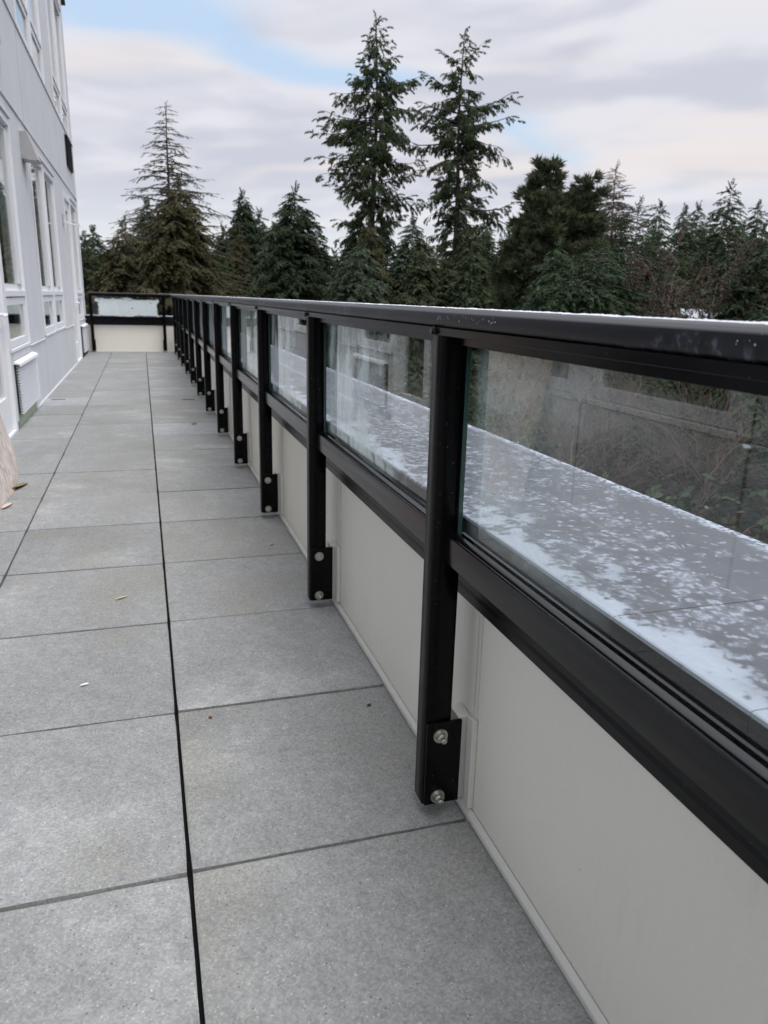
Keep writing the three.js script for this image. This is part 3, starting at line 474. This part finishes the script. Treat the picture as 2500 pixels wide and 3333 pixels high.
chip('leaf_scrap', 'tiny white scrap on the large middle paver left of the dark joint', 'leaf', -0.22, -2.117, 0.024, 0.009, -1.1, [0.75, 0.76, 0.78], 0.002);
chip('leaf_scrap', 'tiny reddish crumb near a paver corner right of the dark joint', 'leaf', 0.111, -1.848, 0.012, 0.008, 0.5, [0.2, 0.08, 0.04], 0.001);
chip('leaf_scrap', 'tiny dark crumb on the paver in front of the nearest post', 'leaf', 0.541, -1.80, 0.014, 0.006, -1.2, [0.04, 0.035, 0.03], 0.001);
chip('leaf_scrap', 'small pale crumb on the right pavers beside the second post', 'leaf', 0.5, -3.266, 0.02, 0.01, 1.2, [0.5, 0.48, 0.42], 0.003);

// ───────────────────────── trees ─────────────────────────
function blades(list) {                                // list of [root, direction, length, width, twist]; one narrow triangle pair each
  const pos = [], up = new THREE.Vector3(), s = new THREE.Vector3();
  for (const [p, d, l, w] of list) { up.set(rr(-1, 1), rr(-1, 1), rr(-1, 1)); s.crossVectors(d, up).normalize().multiplyScalar(w / 2); const m = p.clone().addScaledVector(d, l * 0.45), e = p.clone().addScaledVector(d, l); pos.push(...p.toArray(), ...m.clone().add(s).toArray(), ...e.toArray(), ...p.toArray(), ...e.toArray(), ...m.clone().sub(s).toArray()); }
  const g = new THREE.BufferGeometry(); g.setAttribute('position', new THREE.Float32BufferAttribute(pos, 3)); g.computeVertexNormals(); return g;
}
const V = (x, y, z) => new THREE.Vector3(x, y, z);
srand(61);
const sprayGeo = (() => { const l = []; for (let i = 0; i < 15; i++) { const t = 0.05 + 0.95 * i / 15, s = i % 2 ? 1 : -1; l.push([V(t, -0.10 * t * t, 0), V(0.55 + 0.2 * rnd(), -0.25 - 0.35 * rnd(), s * (0.75 + 0.3 * rnd())).normalize(), (0.44 - 0.22 * t) * rr(0.7, 1.2), 0.125]); } l.push([V(0, 0, 0), V(1, -0.08, 0).normalize(), 0.7, 0.06], [V(0.5, -0.03, 0), V(1, -0.2, 0).normalize(), 0.6, 0.08]); return blades(l); })();
const droopGeo = (() => { const l = []; for (let i = 0; i < 16; i++) { const t = i / 16, a = rnd() * 6.3; l.push([V(t * 0.75, -0.35 * t * t, 0.05 * Math.sin(a)), V(0.4 * rnd() + 0.15, -0.8 - 0.4 * rnd(), 0.45 * Math.sin(a)).normalize(), rr(0.2, 0.42), 0.11]); } l.push([V(0, 0, 0), V(1, -0.25, 0).normalize(), 0.8, 0.06]); return blades(l); })();
const tuftGeo = (() => { const l = []; for (let i = 0; i < 26; i++) { const a = rnd() * 6.3, o = rr(0.15, 1.0); l.push([V(rr(0, 0.35), 0, 0), V(0.75 - 0.45 * o, o * Math.cos(a), o * Math.sin(a)).normalize(), rr(0.5, 0.8), 0.115]); } return blades(l); })();
const needleGeo = (() => { const l = []; for (let i = 0; i < 18; i++) { const t = i / 18, a = rnd() * 6.3; l.push([V(t, -0.03 * t, 0), V(0.55, 0.55 * Math.cos(a) - 0.1, 0.7 * Math.sin(a)).normalize(), rr(0.15, 0.28), 0.075]); } l.push([V(0, 0, 0), V(1, 0, 0), 1.05, 0.05]); return blades(l); })();
const leafMat = (r, g, b) => phy({ color: lin(r, g, b), roughness: 0.85, specularIntensity: 0.25, side: THREE.DoubleSide });
const LM = { fir: leafMat(0.041, 0.057, 0.029), olive: leafMat(0.058, 0.056, 0.028), dark: leafMat(0.034, 0.050, 0.027), blue: leafMat(0.043, 0.066, 0.036), pine: leafMat(0.055, 0.066, 0.036), grey: leafMat(0.055, 0.075, 0.049), brown: leafMat(0.066, 0.047, 0.038), tan: leafMat(0.10, 0.075, 0.055) };
function limbs(list) {                                 // list of polylines with radii: [[p, r], ...]; thin 4-sided tubes
  const pos = [], idx = [], a = V(0, 0, 0), b = V(0, 0, 0), d = V(0, 0, 0);
  for (const line of list) { const n = line[0].n ?? 4, base0 = pos.length / 3;
    line.forEach(([p, r], i) => { d.copy((line[i + 1] ?? line[i])[0]).sub((line[i - 1] ?? line[i])[0]).normalize(); a.set(Math.abs(d.y) > 0.9 ? 1 : 0, Math.abs(d.y) > 0.9 ? 0 : 1, 0).cross(d).normalize(); b.crossVectors(d, a); for (let k = 0; k < n; k++) { const t = k / n * Math.PI * 2; pos.push(p.x + r * (a.x * Math.cos(t) + b.x * Math.sin(t)), p.y + r * (a.y * Math.cos(t) + b.y * Math.sin(t)), p.z + r * (a.z * Math.cos(t) + b.z * Math.sin(t))); } });
    for (let i = 0; i < line.length - 1; i++) for (let k = 0; k < n; k++) { const q = base0 + i * n, k2 = (k + 1) % n; idx.push(q + k, q + k2, q + n + k, q + k2, q + n + k2, q + n + k); } }
  const g = new THREE.BufferGeometry(); g.setAttribute('position', new THREE.Float32BufferAttribute(pos, 3)); g.setIndex(idx); g.computeVertexNormals(); return g;
}
const Q = new THREE.Quaternion(), MX = new THREE.Matrix4(), Zx = V(1, 0, 0);
function crownOf(parent, geo, mat, spots, name = 'crown') {  // spots: [position, direction, scale]
  const m = new THREE.InstancedMesh(geo, mat, spots.length), x = V(0, 0, 0), y = V(0, 0, 0), z = V(0, 0, 0), c = new THREE.Color();
  spots.forEach(([p, d, s], i) => { x.copy(d).normalize(); z.set(0, 1, 0).cross(x).multiplyScalar(-1); if (z.lengthSq() < 0.01) z.set(0, 0, 1); z.normalize(); y.crossVectors(z, x).normalize(); const roll = rr(-0.6, 0.6); MX.makeBasis(x, y, z); Q.setFromRotationMatrix(MX).multiply(new THREE.Quaternion().setFromAxisAngle(Zx, roll)); MX.compose(p, Q, V(s, s, s)); m.setMatrixAt(i, MX); const t = rr(0.72, 1.28); c.setRGB(t * rr(0.94, 1.06), t, t * rr(0.92, 1.05)); m.setColorAt(i, c); });
  m.name = numbered(name); m.userData.kind = 'stuff'; m.castShadow = m.receiveShadow = true; parent.add(m); return m;
}
// a conifer. rad(t): reach of the branches at share t of the way from the tip to the lowest branch
function conifer(o) {
  srand(o.seed);
  const tr = thing(o.name, o.label, 'tree', o.group), H = o.top - GY, az0 = rnd() * 6.3, lines = [], spots = [];
  tr.position.set(o.x, GY, o.z);
  const lean = o.lean ?? [0, 0], at = (y) => V(lean[0] * (y / H) ** 1.5 + 0.12 * Math.sin(y * 0.35 + o.seed), y, lean[1] * (y / H) ** 1.5), rT = o.trunk ?? H * 0.013;
  const tl = []; for (let i = 0; i <= 10; i++) { const y = H * 0.99 * i / 10; tl.push([at(y), rT * (1 - 0.93 * i / 10)]); } tl[0].n = 7;
  const low = (o.low ?? 0.18) * H, branch = (t, az, L, up, droop, tip) => {
    const y = H - t * (H - low), a = at(y), dir = V(Math.cos(az), 0, Math.sin(az)), pt = (s) => a.clone().addScaledVector(dir, L * s).add(V(0.05 * L * Math.sin(s * 5 + az), L * (up * s - droop * s * s + tip * s ** 4), 0.05 * L * Math.cos(s * 4 + az)));
    const line = []; for (let k = 0; k <= 4; k++) line.push([pt(k / 4), Math.max(0.006, (0.012 + L * 0.011) * (1 - 0.8 * k / 4) * (o.limb ?? 1))]); lines.push(line);
    const n = Math.max(2, Math.round(L * o.dens)), inner = o.inner ?? 0.15;
    for (let k = 0; k < n; k++) { const s = inner + (1 - inner) * (k + rnd()) / n, p = pt(s).add(V(rr(-1, 1), rr(-0.7, 0.3), rr(-1, 1)).multiplyScalar(0.09 * L * s * (o.loose ?? 1))), tg = pt(Math.min(1, s + 0.05)).sub(pt(s - 0.05)).normalize(), yaw = (rnd() < 0.5 ? -1 : 1) * rr(0.15, 1.25), d = tg.clone().applyAxisAngle(V(0, 1, 0), yaw); d.y += rr(-0.5, 0.12) * (o.hang ?? 1); spots.push([p, d, o.spray * rr(0.55, 1.25) * (1 - 0.35 * s) * (0.55 + 0.45 * clamp(t * 4))]); }
    spots.push([pt(0.97), pt(1).sub(pt(0.9)), o.spray * 0.6]);
  };
  for (let i = 0; i < o.n; i++) { const t = 0.015 + 0.985 * ((i + rnd()) / o.n) ** (o.pow ?? 0.8); if (rnd() < (o.gap ?? 0)) continue; const L = o.rad(t) * rr(o.even ?? 0.6, 1.08); branch(t, az0 + i * 2.39996 + rr(-0.5, 0.5), L, rr(o.up[0], o.up[1]), rr(o.droop[0], o.droop[1]), o.tip ?? 0); }
  for (const e of o.extra ?? []) branch(...e);
  for (let k = 0; k < 6; k++) spots.push([at(H * (0.955 + 0.007 * k)), V(rr(-0.5, 0.5), 1, rr(-0.5, 0.5)), o.spray * 0.55]);
  part('trunk', limbs([tl]), o.bark ?? M.trunk, tr); part('limbs', limbs(lines), o.bark ?? M.trunk, tr);
  crownOf(tr, o.geo ?? sprayGeo, o.leaf, spots); return tr;
}
const prof = (...k) => (t) => { for (let i = 1; i < k.length; i++) if (t <= k[i][0]) return mix(k[i - 1][1], k[i][1], (t - k[i - 1][0]) / (k[i][0] - k[i - 1][0])); return k[k.length - 1][1]; };
const toRight = (x, z) => Math.atan2(-x / Math.hypot(x, z) * -1, -z / Math.hypot(x, z)) * 0 + Math.atan2(x, -z); // azimuth of "screen right" at a place, as seen from the terrace
const A = toRight(19.64, -67.19), B = toRight(24.86, -61.14);
conifer({ name: 'fir_tree', label: 'tallest fir of the pair, the left one with a full pointed crown', x: 19.64, z: -67.19, top: 23.4, seed: 101, n: 215, gap: 0.16, rad: prof([0, 0.3], [0.1, 1.7], [0.22, 3.0], [0.35, 4.3], [0.5, 4.7], [0.62, 4.6], [0.8, 3.6], [1, 2.2]), even: 0.25, dens: 5.0, spray: 1.25, up: [-0.15, 0.4], droop: [0.1, 0.65], tip: 0.22, hang: 1.3, loose: 1.7, leaf: LM.fir, geo: droopGeo, low: 0.3, pow: 0.85, trunk: 0.42,
  extra: [[0.27, A - 0.2, 3.9, 0.25, 0.1, 0.1], [0.46, A + Math.PI, 5.2, 0.15, 0.35, 0.2], [0.55, A + Math.PI + 0.3, 5.4, 0.1, 0.3, 0.25], [0.42, A + Math.PI - 0.4, 5.0, 0.2, 0.3, 0.2]] });
conifer({ name: 'fir_tree', label: 'ragged fir right of the tallest tree with gnarled drooping branches', x: 24.86, z: -61.14, top: 21.2, seed: 117, n: 190, gap: 0.2, rad: prof([0, 0.3], [0.05, 0.7], [0.1, 1.2], [0.2, 2.6], [0.3, 3.6], [0.45, 3.5], [0.6, 2.7], [0.75, 2.6], [1, 2.8]), even: 0.35, dens: 7, spray: 1.15, up: [-0.05, 0.5], droop: [0.2, 0.8], tip: 0.3, hang: 1.5, loose: 1.5, leaf: LM.fir, geo: droopGeo, low: 0.12, pow: 0.9, trunk: 0.36, limb: 1.5,
  extra: [[0.56, B - 0.2, 5.3, -0.05, 0.35, 0.1], [0.57, B + 0.1, 5.0, -0.05, 0.05, 0.22], [0.26, B, 4.3, 0.35, 0.25, 0.25], [0.31, B + 0.3, 4.5, 0.2, 0.2, 0.15], [0.36, B - 0.2, 4.4, 0.15, 0.5, 0.15], [0.2, B + Math.PI, 3.0, 0.5, 0.2, 0.2], [0.29, B + Math.PI, 4.2, 0.35, 0.35, 0.2], [0.36, B + Math.PI + 0.2, 4.6, 0.1, 0.3, 0.3], [0.10, B, 1.7, 0.7, 0.1, 0.2], [0.11, B + 3.3, 1.7, 0.5, 0.1, 0.2], [0.66, B + 0.1, 3.4, -0.2, 0.9, 0]] });
conifer({ name: 'cedar_tree', label: 'open cedar at the left with a bare nodding tip and long level branches', x: 1.55, z: -47.97, top: 11.3, seed: 131, n: 165, rad: prof([0, 0.2], [0.12, 1.1], [0.3, 2.2], [0.45, 3.6], [0.6, 4.8], [0.8, 5.4], [1, 5.2]), even: 0.5, dens: 7.5, spray: 0.5, up: [0.0, 0.22], droop: [0.05, 0.3], hang: 0.8, leaf: LM.olive, geo: needleGeo, low: 0.24, pow: 0.95, lean: [0.5, 0], inner: 0.05 });
conifer({ name: 'hemlock_tree', label: 'dense olive brown hemlock in front of the open cedar', x: 1.9, z: -39.5, top: 6.1, seed: 141, n: 380, rad: prof([0, 0.4], [0.12, 1.3], [0.4, 2.0], [0.7, 2.7], [1, 3.2]), even: 0.72, dens: 9, spray: 0.85, up: [-0.1, 0.2], droop: [0.2, 0.5], hang: 1.3, leaf: LM.olive, low: 0.08, pow: 0.8, bark: M.greyTrunk });
conifer({ name: 'hemlock_tree', label: 'olive brown hemlock at far left beside the building corner', x: -0.6, z: -42.0, top: 4.3, seed: 151, n: 320, rad: prof([0, 0.3], [0.2, 1.4], [0.5, 2.6], [1, 3.6]), even: 0.55, dens: 8, spray: 0.9, up: [-0.1, 0.3], droop: [0.15, 0.5], hang: 1.2, leaf: LM.olive, low: 0.1, pow: 0.75, bark: M.greyTrunk });
conifer({ name: 'hemlock_tree', label: 'short dark hemlock touching the building corner', x: -2.9, z: -46.0, top: 4.0, seed: 155, n: 220, rad: prof([0, 0.3], [0.3, 1.5], [1, 2.6]), even: 0.4, dens: 6, spray: 0.7, up: [0.1, 0.5], droop: [0.1, 0.4], leaf: LM.dark, low: 0.1, pow: 0.75 });
const firBase = (o) => ({ name: 'spruce_tree', n: 300, even: 0.45, dens: 6.2, spray: 1.2, up: [-0.05, 0.35], droop: [0.15, 0.5], hang: 1.1, leaf: LM.dark, low: 0.12, pow: 0.78, ...o });
const cone = (r, k = 1) => prof([0, 0.15], [0.12, r * 0.28 * k], [0.35, r * 0.62], [0.65, r * 0.9], [1, r]);
conifer(firBase({ label: 'middle spruce of the distant clump left of centre', x: 11.84, z: -94.26, top: 12.4, seed: 161, rad: cone(3.8), spray: 1.5 }));
conifer(firBase({ label: 'shorter spruce on the left of the distant clump', x: 9.7, z: -96, top: 8.6, seed: 162, rad: cone(3.3), spray: 1.5 }));
conifer(firBase({ label: 'greyish spruce on the right of the distant clump', x: 14.5, z: -98.9, top: 11.0, seed: 163, rad: cone(3.0), spray: 1.4, leaf: LM.grey, dens: 3 }));
conifer(firBase({ label: 'tiny distant spruce between the cedar and the clump', x: 8.6, z: -109, top: 7.4, seed: 164, rad: cone(2.2), spray: 1.3, dens: 3 }));
conifer(firBase({ label: 'dense dark spruce just left of the tallest fir', x: 11.2, z: -58.9, top: 8.7, seed: 165, rad: cone(4.3, 1.1), dens: 5.5, n: 260 }));
conifer(firBase({ label: 'grey green spruce in front of the tall fir trunk', x: 14.4, z: -52, top: 4.6, seed: 166, rad: cone(3.4), leaf: LM.grey, dens: 5 }));
conifer(firBase({ label: 'dark spruce behind the tall fir trunk', x: 19.5, z: -72, top: 8.4, seed: 167, rad: cone(3.6), dens: 4.5 }));
conifer(firBase({ label: 'olive green fir between the two tall trunks', x: 20.4, z: -56, top: 5.0, seed: 168, rad: cone(3.6), leaf: LM.pine, dens: 5.2 }));
conifer(firBase({ label: 'dark fir below the ragged fir', x: 22.8, z: -52.4, top: 4.5, seed: 169, rad: cone(3.2), leaf: LM.fir, dens: 5.4 }));
conifer(firBase({ label: 'blue grey spruce right of the ragged fir', x: 28.6, z: -64, top: 7.2, seed: 170, rad: cone(2.6), leaf: LM.grey, dens: 5 }));
conifer(firBase({ label: 'slender distant spruce left of the bushy pine', x: 38.2, z: -84, top: 9.6, seed: 171, rad: cone(2.5), leaf: LM.blue, dens: 3.4 }));
conifer(firBase({ label: 'smaller distant spruce against the left of the bushy pine', x: 41, z: -83, top: 7.8, seed: 172, rad: cone(2.5), leaf: LM.grey, dens: 3.4 }));
conifer(firBase({ label: 'low olive fir left of the spruce clump', x: 6.1, z: -58, top: 2.2, seed: 173, rad: cone(3.2), leaf: LM.olive, dens: 5 }));
conifer(firBase({ label: 'low green fir under the distant clump', x: 9.6, z: -62, top: 2.0, seed: 174, rad: cone(3.6), leaf: LM.pine, dens: 5 }));
conifer(firBase({ label: 'thin brownish cypress with open top right of the pine', name: 'cypress_tree', x: 32.55, z: -50.4, top: 10.5, seed: 175, n: 300, rad: prof([0, 0.15], [0.15, 0.95], [0.35, 1.6], [0.6, 2.3], [1, 2.6]), leaf: LM.tan, dens: 6, spray: 0.95, up: [0.2, 0.6], geo: needleGeo }));
conifer(firBase({ label: 'green spruce with upward spiky shoots at the right', x: 20.1, z: -29.2, top: 5.2, seed: 176, n: 190, rad: prof([0, 0.25], [0.1, 0.8], [0.3, 1.7], [0.6, 2.5], [1, 3.0]), leaf: LM.blue, dens: 11, spray: 0.8, up: [0.15, 0.6], droop: [0.1, 0.5], tip: 0.15, geo: needleGeo, limb: 0.9, bark: M.greyTrunk }));
conifer(firBase({ label: 'narrow spruce behind the spiky spruce at right', x: 26.2, z: -36, top: 6.2, seed: 177, rad: cone(1.7), leaf: LM.blue, dens: 5, spray: 0.7 }));
conifer(firBase({ label: 'wide low spruce with pale arching branches above the rail at right', x: 14.9, z: -23.4, top: 3.0, seed: 178, n: 280, rad: cone(3.4, 1.5), leaf: LM.blue, dens: 10, spray: 0.85, geo: needleGeo, up: [0.05, 0.45], bark: M.greyTrunk }));
for (const [k, x, z, top, r, l] of [[0, 42.5, -55.6, 8.8, 3.2, 'left hazy spruce of the row at right'], [1, 44.7, -56.6, 9.2, 2.8, 'second hazy spruce of the row at right'], [2, 46.9, -57.5, 8.6, 2.8, 'third hazy spruce of the row at right']]) conifer(firBase({ label: l, x, z, top, seed: 180 + k, rad: cone(r), leaf: LM.grey, dens: 4.6, spray: 1.0 }));
conifer(firBase({ label: 'taller fir with feathery tip near the right edge', name: 'fir_tree', x: 32.2, z: -38.3, top: 7.8, seed: 185, rad: cone(2.5), leaf: LM.fir, dens: 4.6, spray: 0.8, bark: M.greyTrunk }));
conifer(firBase({ label: 'dark fir at the right edge beside the feathery fir', name: 'fir_tree', x: 34.5, z: -38.6, top: 6.9, seed: 186, rad: cone(2.3), leaf: LM.dark, dens: 4.6, spray: 0.8 }));
conifer(firBase({ label: 'dark green spruce cut off by the right edge', x: 20.9, z: -22.9, top: 3.3, seed: 187, rad: cone(2.5), leaf: LM.dark, dens: 9, spray: 0.7 }));
conifer(firBase({ label: 'low dark spruce behind the reddish bare tree', x: 23.0, z: -31, top: 2.2, seed: 188, rad: cone(3.0), leaf: LM.blue, dens: 5.5, spray: 0.7 }));

// bushy pine: upturned limbs that end in clumps of needles
function pine(o) {
  srand(o.seed);
  const tr = thing('pine_tree', o.label, 'tree', o.group), lines = [], spots = [], H = o.top - GY; tr.position.set(o.x, GY, o.z);
  for (const [ox, oz, h] of o.stems) {
    const tl = []; for (let i = 0; i <= 8; i++) tl.push([V(ox * (i / 8) ** 0.8, h * H * i / 8, oz * i / 8), 0.24 * (1 - 0.9 * i / 8)]); tl[0].n = 7; lines.push(tl);
    for (let i = 0; i < o.n; i++) {
      const t = ((i + rnd()) / o.n) ** 0.8, y = h * H * (1 - 0.93 * t), az = i * 2.4 + rnd(), L = o.rad(t) * rr(0.6, 1.1), s0 = V(ox * (y / H) ** 0.8, y, oz * y / H), d = V(Math.cos(az), 0, Math.sin(az)), pt = (s) => s0.clone().addScaledVector(d, L * s).add(V(0, L * (0.1 * s + 0.42 * s * s), 0)), line = [];
      for (let k = 0; k <= 3; k++) line.push([pt(k / 3), 0.05 * (1 - 0.75 * k / 3)]); lines.push(line);
      const n = Math.max(3, Math.round(L * 8));
      for (let k = 0; k < n; k++) { const s = 0.3 + 0.7 * rnd() ** 0.6, p = pt(s).add(V(rr(-0.35, 0.35), rr(-0.15, 0.4), rr(-0.35, 0.35)).multiplyScalar(0.4 + 0.5 * L / 3)), dd = V(d.x * 0.5 + rr(-0.6, 0.6), rr(0.35, 1.1), d.z * 0.5 + rr(-0.6, 0.6)); spots.push([p, dd, o.spray * rr(0.7, 1.25)]); }
    }
    for (let k = 0; k < 8; k++) spots.push([V(ox + rr(-0.15, 0.15), h * H - 0.14 * k, oz + rr(-0.15, 0.15)), V(rr(-0.4, 0.4), 1, rr(-0.4, 0.4)), o.spray]);
  }
  part('trunk', limbs(lines), M.trunk, tr); crownOf(tr, tuftGeo, LM.pine, spots); return tr;
}
pine({ label: 'bushy dark pine with twin tops right of the tall firs', x: 20.4, z: -37.2, top: 7.6, seed: 201, n: 150, stems: [[-0.4, 0, 1], [1.75, 0.3, 0.95], [-1.6, 0.4, 0.78], [2.6, 0, 0.72]], rad: prof([0, 0.35], [0.25, 1.4], [0.6, 2.1], [1, 2.4]), spray: 0.68 });

// bare shrubs and small trees with hanging dead leaves
function bare(o) {
  srand(o.seed);
  const tr = thing('bare_tree', o.label, 'tree', o.group), lines = [], spots = []; tr.position.set(o.x, GY, o.z);
  const grow = (p, d, L, r, lv) => {
    const n = 3, line = [[p.clone(), r]]; let q = p.clone(), e = d.clone();
    for (let k = 1; k <= n; k++) { e.add(V(rr(-0.22, 0.22), rr(-0.05, 0.12) - (lv > 2 ? o.weep : 0), rr(-0.22, 0.22))).normalize(); q = q.clone().addScaledVector(e, L / n); line.push([q.clone(), r * (1 - 0.22 * k)]); if (lv > 1) for (let j = 0; j < o.leaves; j++) spots.push([q.clone().add(V(rr(-0.1, 0.1), rr(-0.1, 0.05), rr(-0.1, 0.1))), V(rr(-0.6, 0.6), -1, rr(-0.6, 0.6)), o.spray * rr(0.6, 1.2)]); if (lv < o.depth && k > (lv ? 0 : 1)) for (let j = 0; j < (lv ? 2 : 3); j++) { const a = rnd() * 6.3, f = e.clone().add(V(Math.cos(a), rr(-0.1, 0.5), Math.sin(a)).multiplyScalar(rr(0.6, 1.1))).normalize(); grow(q, f, L * rr(0.5, 0.72), r * 0.45, lv + 1); } }
    lines.push(line);
  };
  for (const [ox, oz] of o.stems) grow(V(ox, 0, oz), V(rr(-0.12, 0.12), 1, rr(-0.12, 0.12)), o.h * 0.75, o.r, 0);
  part('trunk', limbs(lines), o.bark ?? M.greyTrunk, tr); if (o.leaves) crownOf(tr, droopGeo, o.leaf, spots); return tr;
}
bare({ label: 'reddish brown small tree with drooping dead leaves, the left of two', x: 16.6, z: -22.9, seed: 221, stems: [[0, 0]], h: 4.6, r: 0.08, depth: 3, weep: 0.3, leaves: 1, spray: 0.36, leaf: LM.brown });
bare({ label: 'larger reddish brown tree with drooping dead leaves near the right edge', x: 18.6, z: -23.2, seed: 222, stems: [[0, 0]], h: 5.6, r: 0.10, depth: 3, weep: 0.3, leaves: 1, spray: 0.38, leaf: LM.brown });
for (const [k, x, z, h, l] of [[0, 8.6, -13.5, 3.0, 'leafless brown shrub seen through the nearest pane, farthest left'], [1, 11.2, -13.2, 3.1, 'leafless brown shrub seen through the middle of the nearest pane'], [2, 10.2, -17.0, 3.4, 'taller leafless shrub behind the nearest pane']]) bare({ label: l, x, z, seed: 230 + k, stems: [[0, 0], [0.8, 0.3], [-0.7, 0.5], [0.2, -0.8]], h, r: 0.05, depth: 3, weep: 0.0, leaves: 0, bark: M.twigs });
bare({ label: 'leafless dark tree by the building corner at far left', x: -4.4, z: -52, seed: 240, stems: [[0, 0], [0.9, 0]], h: 5.2, r: 0.1, depth: 3, weep: 0, leaves: 0, bark: M.trunk });
conifer(firBase({ label: 'low green spruce below the rail seen through the nearest pane', x: 13.2, z: -11.5, top: -0.4, seed: 250, n: 170, rad: cone(2.6, 1.3), leaf: LM.blue, dens: 7, spray: 0.5, geo: needleGeo, low: 0.05 }));

// belt of smaller conifers that closes the foot of the tree line, and rough growth on the ground below
{
  const kinds = ['spruce_tree_003', 'spruce_tree_005', 'spruce_tree_008', 'spruce_tree_009'].map((n) => scene.children.find((c) => c.name === n)).filter(Boolean);
  srand(4242);
  for (let k = 0; k < 64; k++) {
    const a = mix(-0.11, 0.80, (k + rnd() * 0.8) / 64), d = rr(58, 84), c = kinds[k % kinds.length].clone(); c.name = numbered('spruce_tree');
    c.position.set(Math.sin(a) * d, GY, -Math.cos(a) * d); c.rotation.y = rnd() * 6; const q = rr(0.7, 1.02) * (a > 0.5 ? 1.12 : 1), w = rr(0.9, 1.15); c.scale.set(q * w, q, q * w);
    { const lm = [LM.dark, LM.pine, LM.grey, LM.fir, LM.olive, LM.blue][Math.floor(rnd() * 6)]; c.traverse((m) => { if (m.isInstancedMesh) m.material = lm; }); }
    c.userData = { label: 'one of the dark conifers filling the foot of the tree line above the rail', category: 'tree', group: 'conifers of the tree belt' }; scene.add(c);
  }
  const cover = (n, geo, mat, name, fn) => { const spots = []; for (let k = 0; k < n; k++) spots.push(fn()); const g = new THREE.Group(); const m = crownOf(scene, geo, mat, spots, name); m.userData.kind = 'stuff'; return m; };
  const at = (a0, a1, d0, d1, h) => { const a = rr(a0, a1), d = Math.sqrt(rr(d0 * d0, d1 * d1)), hump = fbm(mod(d * Math.sin(a), 64) / 64, mod(d * Math.cos(a), 64) / 64, 24, 24, 3, 9); return V(Math.sin(a) * d, GY + h * rnd() * ss(0.3, 0.7, hump), -Math.cos(a) * d); };
  cover(7000, sprayGeo, LM.brown, 'undergrowth', () => [at(0.3, 0.85, 9, 32, 2.6), V(rr(-1, 1), rr(0, 1), rr(-1, 1)), rr(0.3, 0.6)]).userData.label = 'brown undergrowth below the terrace';
  cover(22000, sprayGeo, LM.dark, 'ivy', () => [at(0.3, 1.5, 11, 40, 3.4), V(rr(-1, 1), rr(-0.3, 0.6), rr(-1, 1)), rr(0.3, 0.6)]).userData.label = 'dark green undergrowth below the terrace';
}

for (const [k, x, z, top, r, l] of [[0, 15.2, -15.5, 1.0, 2.9, 'green spruce below the rail at the right of the nearest pane'], [1, 18.8, -13.5, 1.6, 3.2, 'broad green spruce below the right end of the nearest pane'], [2, 24.5, -27, 4.4, 2.8, 'bluish spruce behind the two reddish trees'], [3, 28.4, -32.8, 5.0, 3.0, 'green spruce between the reddish trees and the feathery fir'], [4, 17.8, -31.5, 3.6, 3.0, 'green spruce in front of the bushy pine']]) conifer(firBase({ label: l, x, z, top, seed: 260 + k, rad: cone(r, 1.2), leaf: LM.blue, dens: 8, spray: 0.75, low: 0.05 }));

// house beyond the trees
{
  const h = thing('white_house', 'white clapboard house with frosty roof half hidden behind the trees at right', 'house'); h.position.set(29, GY, -31); h.rotation.y = -0.75;
  for (let k = 0; k < 16; k++) part('clapboard', box(-4.5, 4.5, 0.2 + 0.24 * k, 0.445 + 0.24 * k, 3.01 + (k % 2) * 0.001, 3.035, 0.004), M.white, h);
  part('wall', box(-4.5, 4.5, 0, 4.05, -3, 3), M.white, h);
  part('roof', sweep([[-3.5, 3.95], [0, 5.4], [3.5, 3.95], [3.5, 4.1], [0, 5.56], [-3.5, 4.1]], -4.9, 4.9).rotateY(Math.PI / 2), std({ color: lin(0.42, 0.44, 0.48), roughness: 0.9 }), h);
  for (const x of [-2.4, 1.6]) { const w = part('window', join(box(x - 0.55, x + 0.55, 1.3, 1.4, 3.03, 3.09), box(x - 0.55, x + 0.55, 2.7, 2.8, 3.03, 3.09), box(x - 0.55, x - 0.45, 1.4, 2.7, 3.03, 3.09), box(x + 0.45, x + 0.55, 1.4, 2.7, 3.03, 3.09)), M.white, h); part('pane', box(x - 0.45, x + 0.45, 1.4, 2.7, 3.036, 3.05), std({ color: lin(0.02, 0.025, 0.03), roughness: 0.05 }), w); }
}

// trees the terrace looks out on beyond the frame: they close the view to the right and behind, where black metal and panes mirror them
{
  const src = scene.children.find((c) => c.name === 'spruce_tree_004') ?? scene.children.find((c) => c.name.startsWith('spruce_tree'));
  srand(777);
  for (let k = 0; k < 24; k++) { const a = mix(0.95, 3.2, k / 23), d = rr(18, 34), c = src.clone(); c.name = numbered('spruce_tree'); c.position.set(Math.sin(a) * d, GY, -Math.cos(a) * d); c.rotation.y = rnd() * 6; const s = rr(0.8, 1.15); c.scale.set(s, s, s); c.userData = { label: 'dark spruce standing outside the right of the picture', category: 'tree', group: 'spruces beyond the right edge' }; scene.add(c); }
}
renderer.render(scene, camera);
